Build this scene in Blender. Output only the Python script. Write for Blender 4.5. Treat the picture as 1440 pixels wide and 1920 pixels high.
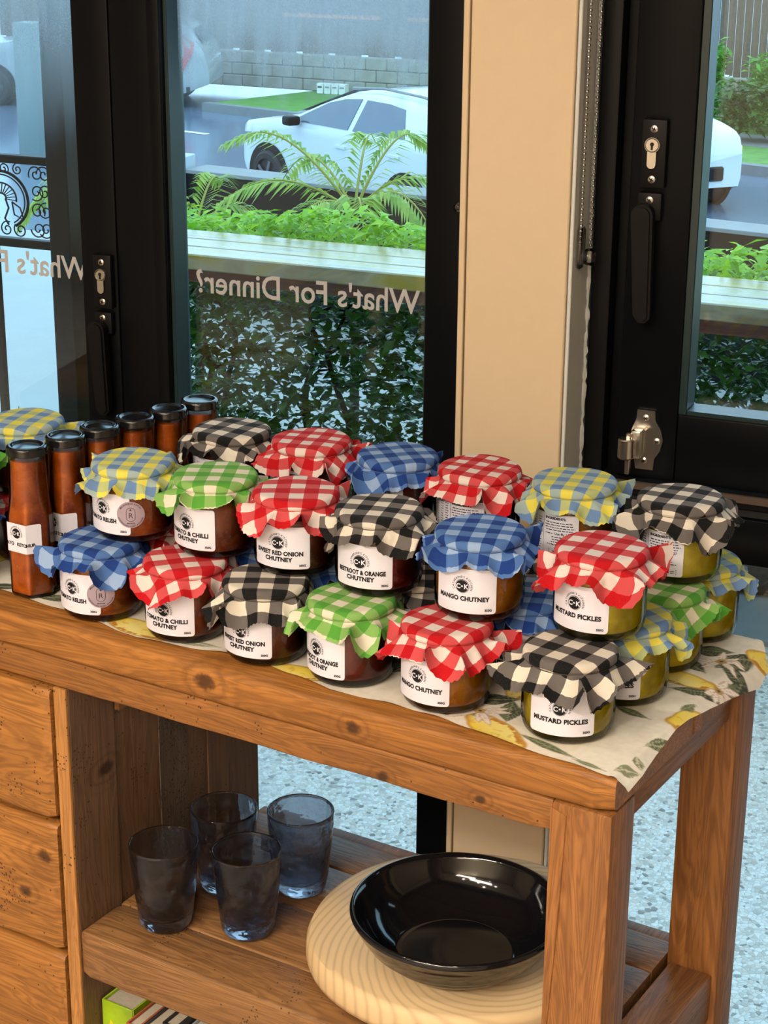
import bpy, bmesh, math, random
import numpy as np
from mathutils import Vector, Matrix, noise as mnoise

for o in list(bpy.data.objects):
    bpy.data.objects.remove(o, do_unlink=True)
sc = bpy.context.scene
COL = sc.collection
R = math.radians
random.seed(7)

# ------------------------------------------------------------------ camera, sky, lights, exposure
CAM = Vector((0.5551, -1.2926, 1.5862))
PITCH, ROLL, YAW, FPX = R(19.2546), R(0.4764), R(-31.3076), 3414.74
fw = Vector((math.sin(YAW) * math.cos(PITCH), math.cos(YAW) * math.cos(PITCH), -math.sin(PITCH)))
rt = Vector((math.cos(YAW), -math.sin(YAW), 0))
upv = rt.cross(fw)
rt2 = rt * math.cos(ROLL) + upv * math.sin(ROLL)
up2 = upv * math.cos(ROLL) - rt * math.sin(ROLL)
cam_d = bpy.data.cameras.new('camera')
cam = bpy.data.objects.new('camera', cam_d)
COL.objects.link(cam)
cam.matrix_world = Matrix(((rt2.x, up2.x, -fw.x, CAM.x), (rt2.y, up2.y, -fw.y, CAM.y), (rt2.z, up2.z, -fw.z, CAM.z), (0, 0, 0, 1)))
cam_d.sensor_fit = 'VERTICAL'
cam_d.sensor_height = 36.0
cam_d.lens = 36.0 * FPX / 1920.0
cam_d.clip_start = 0.05
cam_d.clip_end = 300
sc.camera = cam

world = bpy.data.worlds.new('overcast_sky')
sc.world = world
world.use_nodes = True
wn = world.node_tree.nodes
wn['Background'].inputs[0].default_value = (0.54, 0.79, 1.0, 1)
wn['Background'].inputs[1].default_value = 3.0

sc.view_settings.view_transform = 'Standard'
sc.view_settings.look = 'None'
sc.view_settings.exposure = 0.0
sc.view_settings.gamma = 1.0
sc.view_settings.use_curve_mapping = False
sc.cycles.use_denoising = True
sc.cycles.max_bounces = 9
sc.cycles.diffuse_bounces = 3
sc.cycles.glossy_bounces = 4
sc.cycles.transmission_bounces = 9
sc.cycles.use_adaptive_sampling = True
sc.cycles.adaptive_threshold = 0.03
sc.cycles.transparent_max_bounces = 24
sc.cycles.caustics_refractive = False
sc.cycles.caustics_reflective = False

# wall frame: local x along the window wall, local y outwards, z up
W0 = Vector((-0.2543, 0.6129, 0))
WROT = R(8.5)
WM = Matrix.Translation(W0) @ Matrix.Rotation(WROT, 4, 'Z')
def w2(s, y, z=0.0):
    return WM @ Vector((s, y, z))

CEIL = 2.75
# warm shop lights: (x, y, watts) ceiling downlights, fixtures built further down
DOWNLIGHTS = [(-0.45, -1.15, 26), (0.35, -1.0, 24), (1.1, -0.45, 5), (-1.3, -1.2, 22), (-0.2, -2.5, 84), (0.8, -2.5, 60),
              (-1.4, -2.6, 76), (2.0, -1.6, 8), (0.3, -3.3, 90), (-1.0, -3.3, 70), (-0.6, -2.0, 30), (0.5, -2.9, 50), (1.5, -3.2, 26)]
WARM = (1.0, 0.87, 0.71)
FILL_LIGHT_PANELS = [(-0.35, -2.75, 1.5, 0.3, 95), (0.9, -3.1, 1.5, 0.3, 60)]  # added unseen panels giving soft base fill, not known shop fixtures

# ------------------------------------------------------------------ helpers
class MB:
    def __init__(s):
        s.v, s.f = [], []
    def add(s, vs, fs):
        n = len(s.v)
        s.v.extend([tuple(v) for v in vs])
        s.f.extend([tuple(i + n for i in f) for f in fs])
        return s
    def box(s, x0, x1, y0, y1, z0, z1):
        return s.add([(x0, y0, z0), (x1, y0, z0), (x1, y1, z0), (x0, y1, z0), (x0, y0, z1), (x1, y0, z1), (x1, y1, z1), (x0, y1, z1)],
                     [(0, 3, 2, 1), (4, 5, 6, 7), (0, 1, 5, 4), (1, 2, 6, 5), (2, 3, 7, 6), (3, 0, 4, 7)])
    def bbox(s, x0, x1, y0, y1, z0, z1, b=0.003, seg=2):
        bm = bmesh.new()
        bmesh.ops.create_cube(bm, size=1)
        for v in bm.verts:
            v.co = ((x0 + x1) / 2 + v.co.x * (x1 - x0), (y0 + y1) / 2 + v.co.y * (y1 - y0), (z0 + z1) / 2 + v.co.z * (z1 - z0))
        bmesh.ops.bevel(bm, geom=list(bm.edges), offset=b, segments=seg, affect='EDGES', profile=0.5)
        bm.verts.index_update()
        s.add([v.co[:] for v in bm.verts], [[v.index for v in f.verts] for f in bm.faces])
        bm.free()
        return s
    def lathe(s, prof, n=48, c=(0, 0), fr=None):
        m = len(prof)
        vs, fs = [], []
        for j in range(n):
            a = 2 * math.pi * j / n
            for i, (r, z) in enumerate(prof):
                rr = r if fr is None else r + fr(a, z, i)
                vs.append((c[0] + rr * math.cos(a), c[1] + rr * math.sin(a), z))
        for j in range(n):
            k = (j + 1) % n
            for i in range(m - 1):
                a, b, d, e = j * m + i, k * m + i, k * m + i + 1, j * m + i + 1
                fs.append((a, b, d, e))
        return s.add(vs, fs)
    def tube(s, pts, r, n=8, cap=True):
        pts = [Vector(p) for p in pts]
        vs, fs = [], []
        up = None
        for i, p in enumerate(pts):
            t = (pts[min(i + 1, len(pts) - 1)] - pts[max(i - 1, 0)])
            if t.length < 1e-9:
                t = Vector((0, 0, 1))
            t.normalize()
            if up is None:
                up = t.orthogonal().normalized()
            else:
                up = up - t * up.dot(t)
                up = up.normalized() if up.length > 1e-6 else t.orthogonal().normalized()
            sd = t.cross(up)
            rr = r[i] if isinstance(r, (list, tuple)) else r
            for j in range(n):
                a = 2 * math.pi * j / n
                vs.append(p + (up * math.cos(a) + sd * math.sin(a)) * rr)
        for i in range(len(pts) - 1):
            for j in range(n):
                k = (j + 1) % n
                fs.append((i * n + j, i * n + k, (i + 1) * n + k, (i + 1) * n + j))
        if cap:
            fs.append(tuple(range(n - 1, -1, -1)))
            fs.append(tuple((len(pts) - 1) * n + j for j in range(n)))
        return s.add(vs, fs)
    def prism(s, poly, y0, y1, axis='y'):
        n = len(poly)
        def P(a, b, t):
            return (a, t, b) if axis == 'y' else ((t, a, b) if axis == 'x' else (a, b, t))
        vs = [P(a, b, y0) for a, b in poly] + [P(a, b, y1) for a, b in poly]
        fs = [tuple(range(n)), tuple(range(2 * n - 1, n - 1, -1))]
        for i in range(n):
            j = (i + 1) % n
            fs.append((i, i + n, j + n, j))
        return s.add(vs, fs)
    def xf(s, M):
        s.v = [tuple(M @ Vector(v)) for v in s.v]
        return s
    def mesh(s, name, mat, smooth=40):
        me = bpy.data.meshes.new(name)
        me.from_pydata(s.v, [], s.f)
        if mat:
            me.materials.append(mat)
        if smooth:
            me.polygons.foreach_set('use_smooth', [True] * len(me.polygons))
            if smooth < 180:
                me.set_sharp_from_angle(angle=R(smooth))
        me.validate()
        me.update()
        return me
    def build(s, name, mat, parent=None, smooth=40):
        return link(name, s.mesh(name, mat, smooth), parent)

def link(name, me, parent=None):
    o = bpy.data.objects.new(name, me)
    COL.objects.link(o)
    if parent is not None:
        o.parent = parent
    return o
def tag(o, label, cat, group=None, kind=None):
    o['label'] = label
    if cat:
        o['category'] = cat
    if group:
        o['group'] = group
    if kind:
        o['kind'] = kind
    return o
def thing(name, label, cat, loc=(0, 0, 0), rz=0.0, group=None):
    o = bpy.data.objects.new(name, None)
    COL.objects.link(o)
    o.location = loc
    o.rotation_euler = (0, 0, rz)
    o.empty_display_size = 0.05
    return tag(o, label, cat, group)
def struct(o, label=None):
    o['kind'] = 'structure'
    if label:
        o['label'] = label
        o['category'] = label.split()[-1]
    return o
def wall_place(o):
    o.matrix_world = WM.copy()
    return o
def wall_empty(name):
    o = bpy.data.objects.new(name, None)
    COL.objects.link(o)
    wall_place(o)
    return o

# ------------------------------------------------------------------ materials
def srgb(r, g, b):
    f = lambda c: (c / 12.92 if c <= 0.04045 else ((c + 0.055) / 1.055) ** 2.4)
    return (f(r / 255), f(g / 255), f(b / 255), 1)
class NT:
    def __init__(s, name):
        s.m = bpy.data.materials.new(name)
        s.m.use_nodes = True
        s.t = s.m.node_tree
        s.t.nodes.clear()
        s.out = s.n('ShaderNodeOutputMaterial')
    def n(s, typ, **kw):
        nd = s.t.nodes.new(typ)
        for k, v in kw.items():
            setattr(nd, k, v)
        return nd
    def l(s, a, b):
        s.t.links.new(a, b)
    def math(s, op, a, b=None, c=None, clamp=False):
        nd = s.n('ShaderNodeMath', operation=op, use_clamp=clamp)
        for i, x in enumerate((a, b, c)):
            if x is None:
                continue
            if isinstance(x, (int, float)):
                nd.inputs[i].default_value = x
            else:
                s.l(x, nd.inputs[i])
        return nd.outputs[0]
    def mix(s, f, a, b, typ='MIX'):
        nd = s.n('ShaderNodeMix', data_type='RGBA', blend_type=typ)
        for sock, x in ((nd.inputs[0], f), (nd.inputs[6], a), (nd.inputs[7], b)):
            if isinstance(x, (int, float, tuple)):
                sock.default_value = x
            else:
                s.l(x, sock)
        return nd.outputs[2]
    def ramp(s, f, stops, interp='LINEAR'):
        nd = s.n('ShaderNodeValToRGB')
        cr = nd.color_ramp
        cr.interpolation = interp
        while len(cr.elements) < len(stops):
            cr.elements.new(0.5)
        for e, (p, c) in zip(cr.elements, stops):
            e.position = p
            e.color = c if len(c) == 4 else (*c, 1)
        s.l(f, nd.inputs[0])
        return nd.outputs[0]
    def noise(s, vec, scale, detail=3, dist=0.0, rough=0.5):
        nd = s.n('ShaderNodeTexNoise')
        nd.inputs['Scale'].default_value = scale
        nd.inputs['Detail'].default_value = detail
        nd.inputs['Distortion'].default_value = dist
        nd.inputs['Roughness'].default_value = rough
        if vec is not None:
            s.l(vec, nd.inputs['Vector'])
        return nd.outputs[0]
    def voro(s, vec, scale, feature='F1', out=0, rand=1.0):
        nd = s.n('ShaderNodeTexVoronoi', feature=feature)
        nd.inputs['Scale'].default_value = scale
        nd.inputs['Randomness'].default_value = rand
        if vec is not None:
            s.l(vec, nd.inputs['Vector'])
        return nd.outputs[out]
    def coord(s, kind='Object', scale=(1, 1, 1), rnd=0.0, rot=(0, 0, 0)):
        tc = s.n('ShaderNodeTexCoord')
        v = tc.outputs[kind]
        if rnd:
            oi = s.n('ShaderNodeObjectInfo')
            add = s.n('ShaderNodeVectorMath', operation='MULTIPLY_ADD')
            s.l(oi.outputs['Random'], add.inputs[0])
            add.inputs[1].default_value = (rnd, rnd * 1.7, rnd * 0.6)
            s.l(v, add.inputs[2])
            v = add.outputs[0]
        mp = s.n('ShaderNodeMapping')
        mp.inputs['Scale'].default_value = scale
        mp.inputs['Rotation'].default_value = rot
        s.l(v, mp.inputs[0])
        return mp.outputs[0]
    def bump(s, h, strength=0.3, dist=0.001):
        nd = s.n('ShaderNodeBump')
        nd.inputs['Strength'].default_value = strength
        nd.inputs['Distance'].default_value = dist
        s.l(h, nd.inputs['Height'])
        return nd.outputs[0]
    def pbr(s, color, rough=0.5, normal=None, spec=0.5, **kw):
        b = s.n('ShaderNodeBsdfPrincipled')
        for nm, x in (('Base Color', color), ('Roughness', rough), ('Specular IOR Level', spec), *kw.items()):
            if isinstance(x, (int, float, tuple)):
                b.inputs[nm].default_value = x
            else:
                s.l(x, b.inputs[nm])
        if normal is not None:
            s.l(normal, b.inputs['Normal'])
        return b.outputs[0]
    def done(s, sh):
        s.l(sh, s.out.inputs[0])
        return s.m

def plain(name, c, rough=0.5, spec=0.5, noise_amt=0.06, ns=30, **kw):
    t = NT(name)
    v = t.coord()
    f = t.noise(v, ns, 3)
    c2 = tuple(max(0, x * (1 - noise_amt * 2)) for x in c[:3]) + (1,)
    c3 = tuple(min(1, x * (1 + noise_amt * 2)) for x in c[:3]) + (1,)
    col = t.mix(f, c2, c3)
    return t.done(t.pbr(col, rough, None, spec, **kw))

def wood(name, axis='x', light=(198, 128, 62), dark=(120, 68, 28), scale=1.0, holes=0.0, knots=(), rough=0.5, contrast=1.0, weather=0.0):
    t = NT(name)
    st = {'x': (1.0, 9.0, 9.0), 'y': (9.0, 1.0, 9.0), 'z': (9.0, 9.0, 1.0)}[axis]
    v = t.coord('Object', tuple(a * scale for a in st), rnd=3.0)
    fine = t.coord('Object', tuple(a * scale * (7 if a > 1 else 2.2) for a in st), rnd=3.0)
    n1 = t.noise(v, 2.6, 4, 1.2)
    rings = t.math('SINE', t.math('MULTIPLY', n1, 46.0))
    rings = t.math('POWER', t.math('ABSOLUTE', rings), 2.5)
    n2 = t.noise(fine, 3.0, 5, 0.4)
    n3 = t.noise(t.coord('Object', (4, 4, 4), rnd=2.0), 1.6, 2)
    L, D = srgb(*light), srgb(*dark)
    mid = tuple((a * 0.62 + b * 0.38) for a, b in zip(L, D))
    col = t.ramp(n1, [(0.28, mid), (0.5, L), (0.72, mid)])
    col = t.mix(t.math('MULTIPLY', rings, 0.46 * contrast), col, D)
    col = t.mix(t.math('MULTIPLY', t.math('SUBTRACT', 0.62, n2, clamp=True), 1.5 * contrast, clamp=True), col, D)
    col = t.mix(t.math('MULTIPLY', t.math('SUBTRACT', n3, 0.45, clamp=True), 1.2, clamp=True), col, tuple(a * 0.72 + b * 0.28 for a, b in zip(L, D)))
    if weather:
        col = t.mix(t.math('MULTIPLY', t.noise(t.coord('Object', (6, 6, 6), rnd=4), 2.0, 4), weather, clamp=True), col, srgb(128, 112, 96))
    h = t.math('ADD', t.math('MULTIPLY', n2, 0.7), t.math('MULTIPLY', rings, 0.3))
    geo = t.coord('Object', (1, 1, 1))
    for (kx, ky, kz, kr) in knots:
        sub = t.n('ShaderNodeVectorMath', operation='SUBTRACT')
        t.l(geo, sub.inputs[0])
        sub.inputs[1].default_value = (kx, ky, kz)
        scl = t.n('ShaderNodeVectorMath', operation='MULTIPLY')
        t.l(sub.outputs[0], scl.inputs[0])
        scl.inputs[1].default_value = {'x': (0.75, 0.4, 1), 'y': (0.4, 0.75, 1), 'z': (1, 0.4, 0.7)}[axis]
        ln = t.n('ShaderNodeVectorMath', operation='LENGTH')
        t.l(scl.outputs[0], ln.inputs[0])
        dd = t.math('ADD', ln.outputs[1], t.math('MULTIPLY', t.math('SUBTRACT', t.noise(geo, 160, 2), 0.5), kr * 0.7))
        ring2 = t.math('POWER', t.math('ABSOLUTE', t.math('SINE', t.math('MULTIPLY', dd, 2.6 / kr))), 4.0)
        halo = t.math('SUBTRACT', 1.0, t.math('DIVIDE', dd, kr * 3.6), clamp=True)
        col = t.mix(t.math('MULTIPLY', t.math('MULTIPLY', ring2, halo), 0.7), col, D)
        core = t.math('MULTIPLY', t.math('SUBTRACT', 1.1, t.math('DIVIDE', dd, kr), clamp=True), 1.5, clamp=True)
        col = t.mix(t.math('MULTIPLY', core, 0.85), col, tuple(a * 0.42 for a in D[:3]) + (1,))
    if holes:
        hv = t.coord('Object', (1, 1, 1), rnd=1.0)
        vd = t.voro(hv, 230.0)
        mask = t.math('GREATER_THAN', t.noise(t.coord('Object', (1, 1, 1), rnd=1.5), 17.0, 2), 0.64 - 0.08 * holes)
        pit = t.math('MULTIPLY', t.math('LESS_THAN', vd, 0.26), mask)
        vd2 = t.voro(hv, 70.0)
        pit2 = t.math('LESS_THAN', vd2, 0.07 + 0.03 * holes)
        pit = t.math('MAXIMUM', pit, pit2)
        col = t.mix(t.math('MULTIPLY', pit, 0.85), col, srgb(46, 28, 15))
        h = t.math('SUBTRACT', h, t.math('MULTIPLY', pit, 2.0))
    nrm = t.bump(h, 0.35, 0.0012)
    return t.done(t.pbr(col, rough, nrm, 0.4))

def gingham(name, white, mid, dark, fourth=None):
    t = NT(name)
    uv = t.n('ShaderNodeUVMap').outputs[0]
    sp = t.n('ShaderNodeSeparateXYZ')
    t.l(uv, sp.inputs[0])
    A = t.math('GREATER_THAN', t.math('FRACT', t.math('MULTIPLY', sp.outputs[0], 0.5)), 0.5)
    B = t.math('GREATER_THAN', t.math('FRACT', t.math('MULTIPLY', sp.outputs[1], 0.5)), 0.5)
    wv = t.n('ShaderNodeTexNoise')
    wv.inputs['Scale'].default_value = 22
    wv.inputs['Detail'].default_value = 3
    t.l(uv, wv.inputs['Vector'])
    thr = t.math('MULTIPLY', t.math('SINE', t.math('MULTIPLY', sp.outputs[0], 90.0)), t.math('SINE', t.math('MULTIPLY', sp.outputs[1], 90.0)))
    c0, c1, c2 = srgb(*white), srgb(*mid), srgb(*dark)
    c1b = srgb(*fourth) if fourth else c1
    left = t.mix(B, c0, c1)
    right = t.mix(B, c1b, c2)
    col = t.mix(A, left, right)
    k = t.math('ADD', t.math('MULTIPLY', t.math('SUBTRACT', wv.outputs[0], 0.5), 0.2), t.math('MULTIPLY', thr, 0.02))
    col = t.mix(t.math('ADD', 0.0, k, clamp=True), col, c0)
    nrm = t.bump(thr, 0.2, 0.0003)
    b = t.pbr(col, 0.9, nrm, 0.15, **{'Sheen Weight': 0.03})
    tr = t.n('ShaderNodeBsdfTranslucent')
    t.l(col, tr.inputs[0])
    mx = t.n('ShaderNodeMixShader')
    mx.inputs[0].default_value = 0.18
    t.l(b, mx.inputs[1])
    t.l(tr.outputs[0], mx.inputs[2])
    return t.done(mx.outputs[0])

def thin_glass(name, tint=(0.97, 0.99, 0.98), ior=1.45, rough=0.0, fog=None, gain=1.0):
    t = NT(name)
    tr = t.n('ShaderNodeBsdfTransparent')
    tr.inputs[0].default_value = (*tint, 1)
    gl = t.n('ShaderNodeBsdfGlossy')
    gl.inputs['Roughness'].default_value = rough
    fr = t.n('ShaderNodeFresnel')
    fr.inputs[0].default_value = ior
    fac = t.math('MULTIPLY', fr.outputs[0], gain, clamp=True)
    mx = t.n('ShaderNodeMixShader')
    t.l(fac, mx.inputs[0])
    t.l(tr.outputs[0], mx.inputs[1])
    t.l(gl.outputs[0], mx.inputs[2])
    sh = mx.outputs[0]
    if fog:
        z0, z1, amt = fog
        tc = t.n('ShaderNodeTexCoord')
        sp = t.n('ShaderNodeSeparateXYZ')
        t.l(tc.outputs['Object'], sp.inputs[0])
        mr = t.n('ShaderNodeMapRange', interpolation_type='SMOOTHSTEP')
        t.l(t.math('ADD', sp.outputs[2], t.math('MULTIPLY', t.math('SUBTRACT', t.noise(t.coord('Object', (30, 1, 3)), 1.5, 4), 0.5), 0.12)), mr.inputs[0])
        mr.inputs[1].default_value = z0
        mr.inputs[2].default_value = z1
        streak = t.math('ADD', 0.45, t.math('MULTIPLY', t.noise(t.coord('Object', (110, 1, 6)), 1.0, 4), 0.8))
        vd = t.voro(t.coord('Object', (1, 1, 0.7)), 420.0)
        drops = t.math('MULTIPLY', t.math('LESS_THAN', vd, 0.30), 0.35)
        f = t.math('MULTIPLY', mr.outputs[0], t.math('MULTIPLY', t.math('ADD', streak, drops), amt), clamp=True)
        df = t.n('ShaderNodeBsdfTranslucent')
        df.inputs[0].default_value = (0.46, 0.55, 0.60, 1)
        dd = t.n('ShaderNodeBsdfDiffuse')
        dd.inputs[0].default_value = (0.8, 0.85, 0.9, 1)
        m3 = t.n('ShaderNodeMixShader')
        m3.inputs[0].default_value = 0.12
        t.l(df.outputs[0], m3.inputs[1])
        t.l(dd.outputs[0], m3.inputs[2])
        m2 = t.n('ShaderNodeMixShader')
        t.l(f, m2.inputs[0])
        t.l(sh, m2.inputs[1])
        t.l(m3.outputs[0], m2.inputs[2])
        sh = m2.outputs[0]
    return t.done(sh)

def preserve(name, lo, hi, chunk=0.0, bright=None, sss=0.0):
    t = NT(name)
    v = t.coord('Object', (1, 1, 1), rnd=1.0)
    n = t.noise(v, 60, 4, 0.6)
    col = t.ramp(n, [(0.3, srgb(*lo)), (0.7, srgb(*hi))])
    h = t.noise(v, 130, 3)
    if chunk:
        vc = t.voro(v, 85.0, 'SMOOTH_F1')
        col = t.mix(t.math('MULTIPLY', t.math('SUBTRACT', 0.42, vc, clamp=True), 2.2 * chunk, clamp=True), col, srgb(*bright))
        h = t.math('ADD', h, t.math('MULTIPLY', vc, 0.6))
    else:
        sp = t.voro(v, 260.0)
        col = t.mix(t.math('MULTIPLY', t.math('LESS_THAN', sp, 0.13), 0.5), col, tuple(min(1, c * 1.9) for c in srgb(*hi)[:3]) + (1,))
    b = t.pbr(col, 0.32, t.bump(h, 0.25, 0.002), 0.4, **{'Subsurface Weight': sss, 'Subsurface Radius': (0.012, 0.006, 0.002), 'Subsurface Scale': 0.5})
    return t.done(b)

def leaf_mat(name, lo, hi, trans=0.35, rough=0.4):
    t = NT(name)
    geo = t.n('ShaderNodeNewGeometry')
    n = t.noise(t.coord('Object', (1, 1, 1)), 9, 2)
    f = t.math('ADD', t.math('MULTIPLY', geo.outputs['Random Per Island'], 0.7), t.math('MULTIPLY', n, 0.3))
    col = t.mix(f, srgb(*lo), srgb(*hi))
    b = t.pbr(col, rough, None, 0.5)
    tr = t.n('ShaderNodeBsdfTranslucent')
    t.l(col, tr.inputs[0])
    mx = t.n('ShaderNodeMixShader')
    mx.inputs[0].default_value = trans
    t.l(b, mx.inputs[1])
    t.l(tr.outputs[0], mx.inputs[2])
    return t.done(mx.outputs[0])

M = {}
M['black_frame'] = plain('black_powdercoat', (0.0042, 0.0048, 0.0062, 1), 0.32, 0.12)
M['black_matte'] = plain('black_matte', (0.006, 0.006, 0.0068, 1), 0.45, 0.15)
M['gasket'] = plain('rubber_gasket', (0.012, 0.03, 0.034, 1), 0.35)
M['cream'] = plain('cream_paint', srgb(220, 198, 166), 0.75, 0.25, 0.015, 60)
M['white_paint'] = plain('white_paint', srgb(214, 216, 214), 0.6, 0.3, 0.02, 40)
M['nickel'] = plain('satin_nickel', (0.62, 0.58, 0.52, 1), 0.28, 0.5, 0.05, 300, Metallic=1.0)
M['chrome'] = plain('chrome_beads', (0.72, 0.72, 0.72, 1), 0.16, 0.5, 0.02, 300, Metallic=1.0)
M['clear_plastic'] = thin_glass('clear_plastic', (0.88, 0.88, 0.88), 1.5, 0.05, gain=1.6)
M['dark_slot'] = plain('dark_slot', (0.004, 0.004, 0.004, 1), 0.7)
M['lettering_vinyl'] = plain('vinyl_lettering', srgb(184, 184, 186), 0.6, 0.3, 0.02)
M['door_glass'] = thin_glass('door_glass', (0.90, 0.97, 0.98), 1.5, fog=(1.31, 1.46, 0.85))
M['fog_glass'] = thin_glass('door_glass_misted', (0.86, 0.95, 0.97), 1.5, fog=(1.24, 1.50, 0.6))
M['window_glass'] = thin_glass('window_glass', (0.90, 0.97, 0.98), 1.5)
M['jar_glass'] = thin_glass('jar_glass', (0.97, 0.985, 0.96), 1.5, 0.01)
M['wood_top'] = wood('timber_top', 'x', (184, 122, 56), (92, 54, 22), 1.0, 0, [(-0.433, 0.0, 0.845, 0.010), (-0.262, 0.0, 0.840, 0.007), (-0.90, 0, 0.84, 0.009)])
M['wood_apron'] = wood('timber_apron', 'x', (166, 110, 54), (90, 54, 24), 1.2, 0.05, [(-0.231, 0.0, 0.797, 0.006), (-0.128, 0.0, 0.803, 0.005)])
M['wood_leg'] = wood('timber_leg', 'z', (168, 112, 60), (100, 60, 30), 1.15, 0, contrast=1.15)
M['wood_side'] = wood('timber_side', 'y', (160, 112, 70), (96, 62, 36), 1.1, 0.05)
M['wood_shelf'] = wood('timber_shelf', 'x', (160, 116, 72), (94, 62, 34), 1.0, 0.08, contrast=1.3)
M['wood_drawer'] = wood('timber_drawer', 'x', (182, 122, 58), (98, 60, 26), 0.9, 0.6, [(-0.651, 0.0, 0.588, 0.009), (-0.682, 0.0, 0.535, 0.008)])
M['wood_panel'] = wood('timber_panel', 'z', (122, 88, 60), (70, 46, 30), 1.0, 0.55, [(-0.614, 0.057, 0.676, 0.006)], weather=0.35)  # greyer boards, colours lowered further to carry the shade on this side
M['wood_panel_rough'] = wood('timber_panel_rough', 'z', (104, 80, 58), (46, 33, 24), 1.3, 1.6, contrast=1.6, weather=0.5)
M['wood_edge'] = wood('timber_edge', 'z', (200, 142, 80), (122, 78, 38), 1.0, 0.7)
M['dark_gap'] = plain('dark_gap', srgb(42, 28, 18), 0.9)
M['black_lid'] = plain('black_lid', (0.006, 0.006, 0.007, 1), 0.16, 0.6)
M['label_paper'] = plain('label_paper', srgb(226, 225, 238), 0.55, 0.3, 0.015, 80)
M['ink'] = plain('ink', (0.012, 0.012, 0.014, 1), 0.6, 0.2)
M['medal'] = plain('medal_foil', srgb(168, 152, 166), 0.38, 0.5, 0.06, 60, Metallic=0.35)
M['ink_medal'] = plain('ink_medal', srgb(70, 58, 72), 0.5, 0.3)
M['glaze'] = plain('black_glaze', (0.0055, 0.006, 0.008, 1), 0.07, 0.6, 0.2, 300)
M['elastic'] = plain('elastic', srgb(190, 180, 170), 0.8)

# ------------------------------------------------------------------ text helpers
_tx = {}
def text_mesh(body, size=1.0, bold=0.0, align='CENTER', space=1.0):
    key = (body, bold, align, space)
    if key not in _tx:
        cu = bpy.data.curves.new('glyphs', 'FONT')
        cu.body = body
        cu.size = 1.0
        cu.align_x = align
        cu.space_character = space
        cu.offset = bold
        cu.resolution_u = 3
        o = bpy.data.objects.new('glyphs', cu)
        COL.objects.link(o)
        dg = bpy.context.evaluated_depsgraph_get()
        me = bpy.data.meshes.new_from_object(o.evaluated_get(dg))
        vs = [(v.co.x, v.co.y) for v in me.vertices]
        fs = [tuple(p.vertices) for p in me.polygons]
        bpy.data.objects.remove(o, do_unlink=True)
        bpy.data.meshes.remove(me)
        bpy.data.curves.remove(cu)
        _tx[key] = (vs, fs)
    vs, fs = _tx[key]
    return [(x * size, y * size) for x, y in vs], fs
CAP = 0.729   # cap height of the built-in font per unit size
def arc_text(body, rad, size, bold, centre_deg, step_scale=1.0, inside=False):
    """letters around a circle; returns flat verts/faces"""
    V, F = [], []
    adv = []
    for ch in body:
        if ch == ' ':
            adv.append(0.34)
        else:
            vs, _ = text_mesh(ch, 1.0, bold, 'LEFT')
            adv.append(max(x for x, y in vs) + 0.10 if vs else 0.3)
    tot = sum(adv) * size * step_scale
    pos = -tot / 2
    for ch, a in zip(body, adv):
        w = a * size * step_scale
        if ch != ' ':
            vs, fs = text_mesh(ch, size, bold, 'LEFT')
            mid = pos + w / 2
            if inside:
                th = R(centre_deg) + mid / rad
                ca, sa = math.cos(th + math.pi / 2), math.sin(th + math.pi / 2)
                ox, oy = rad * math.cos(th), rad * math.sin(th)
            else:
                th = R(centre_deg) - mid / rad
                ca, sa = math.cos(th - math.pi / 2), math.sin(th - math.pi / 2)
                ox, oy = rad * math.cos(th), rad * math.sin(th)
            n = len(V)
            for x, y in vs:
                x -= w / 2
                V.append((ox + x * ca - y * sa, oy + x * sa + y * ca))
            F.extend([tuple(i + n for i in f) for f in fs])
        pos += w
    return V, F
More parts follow.
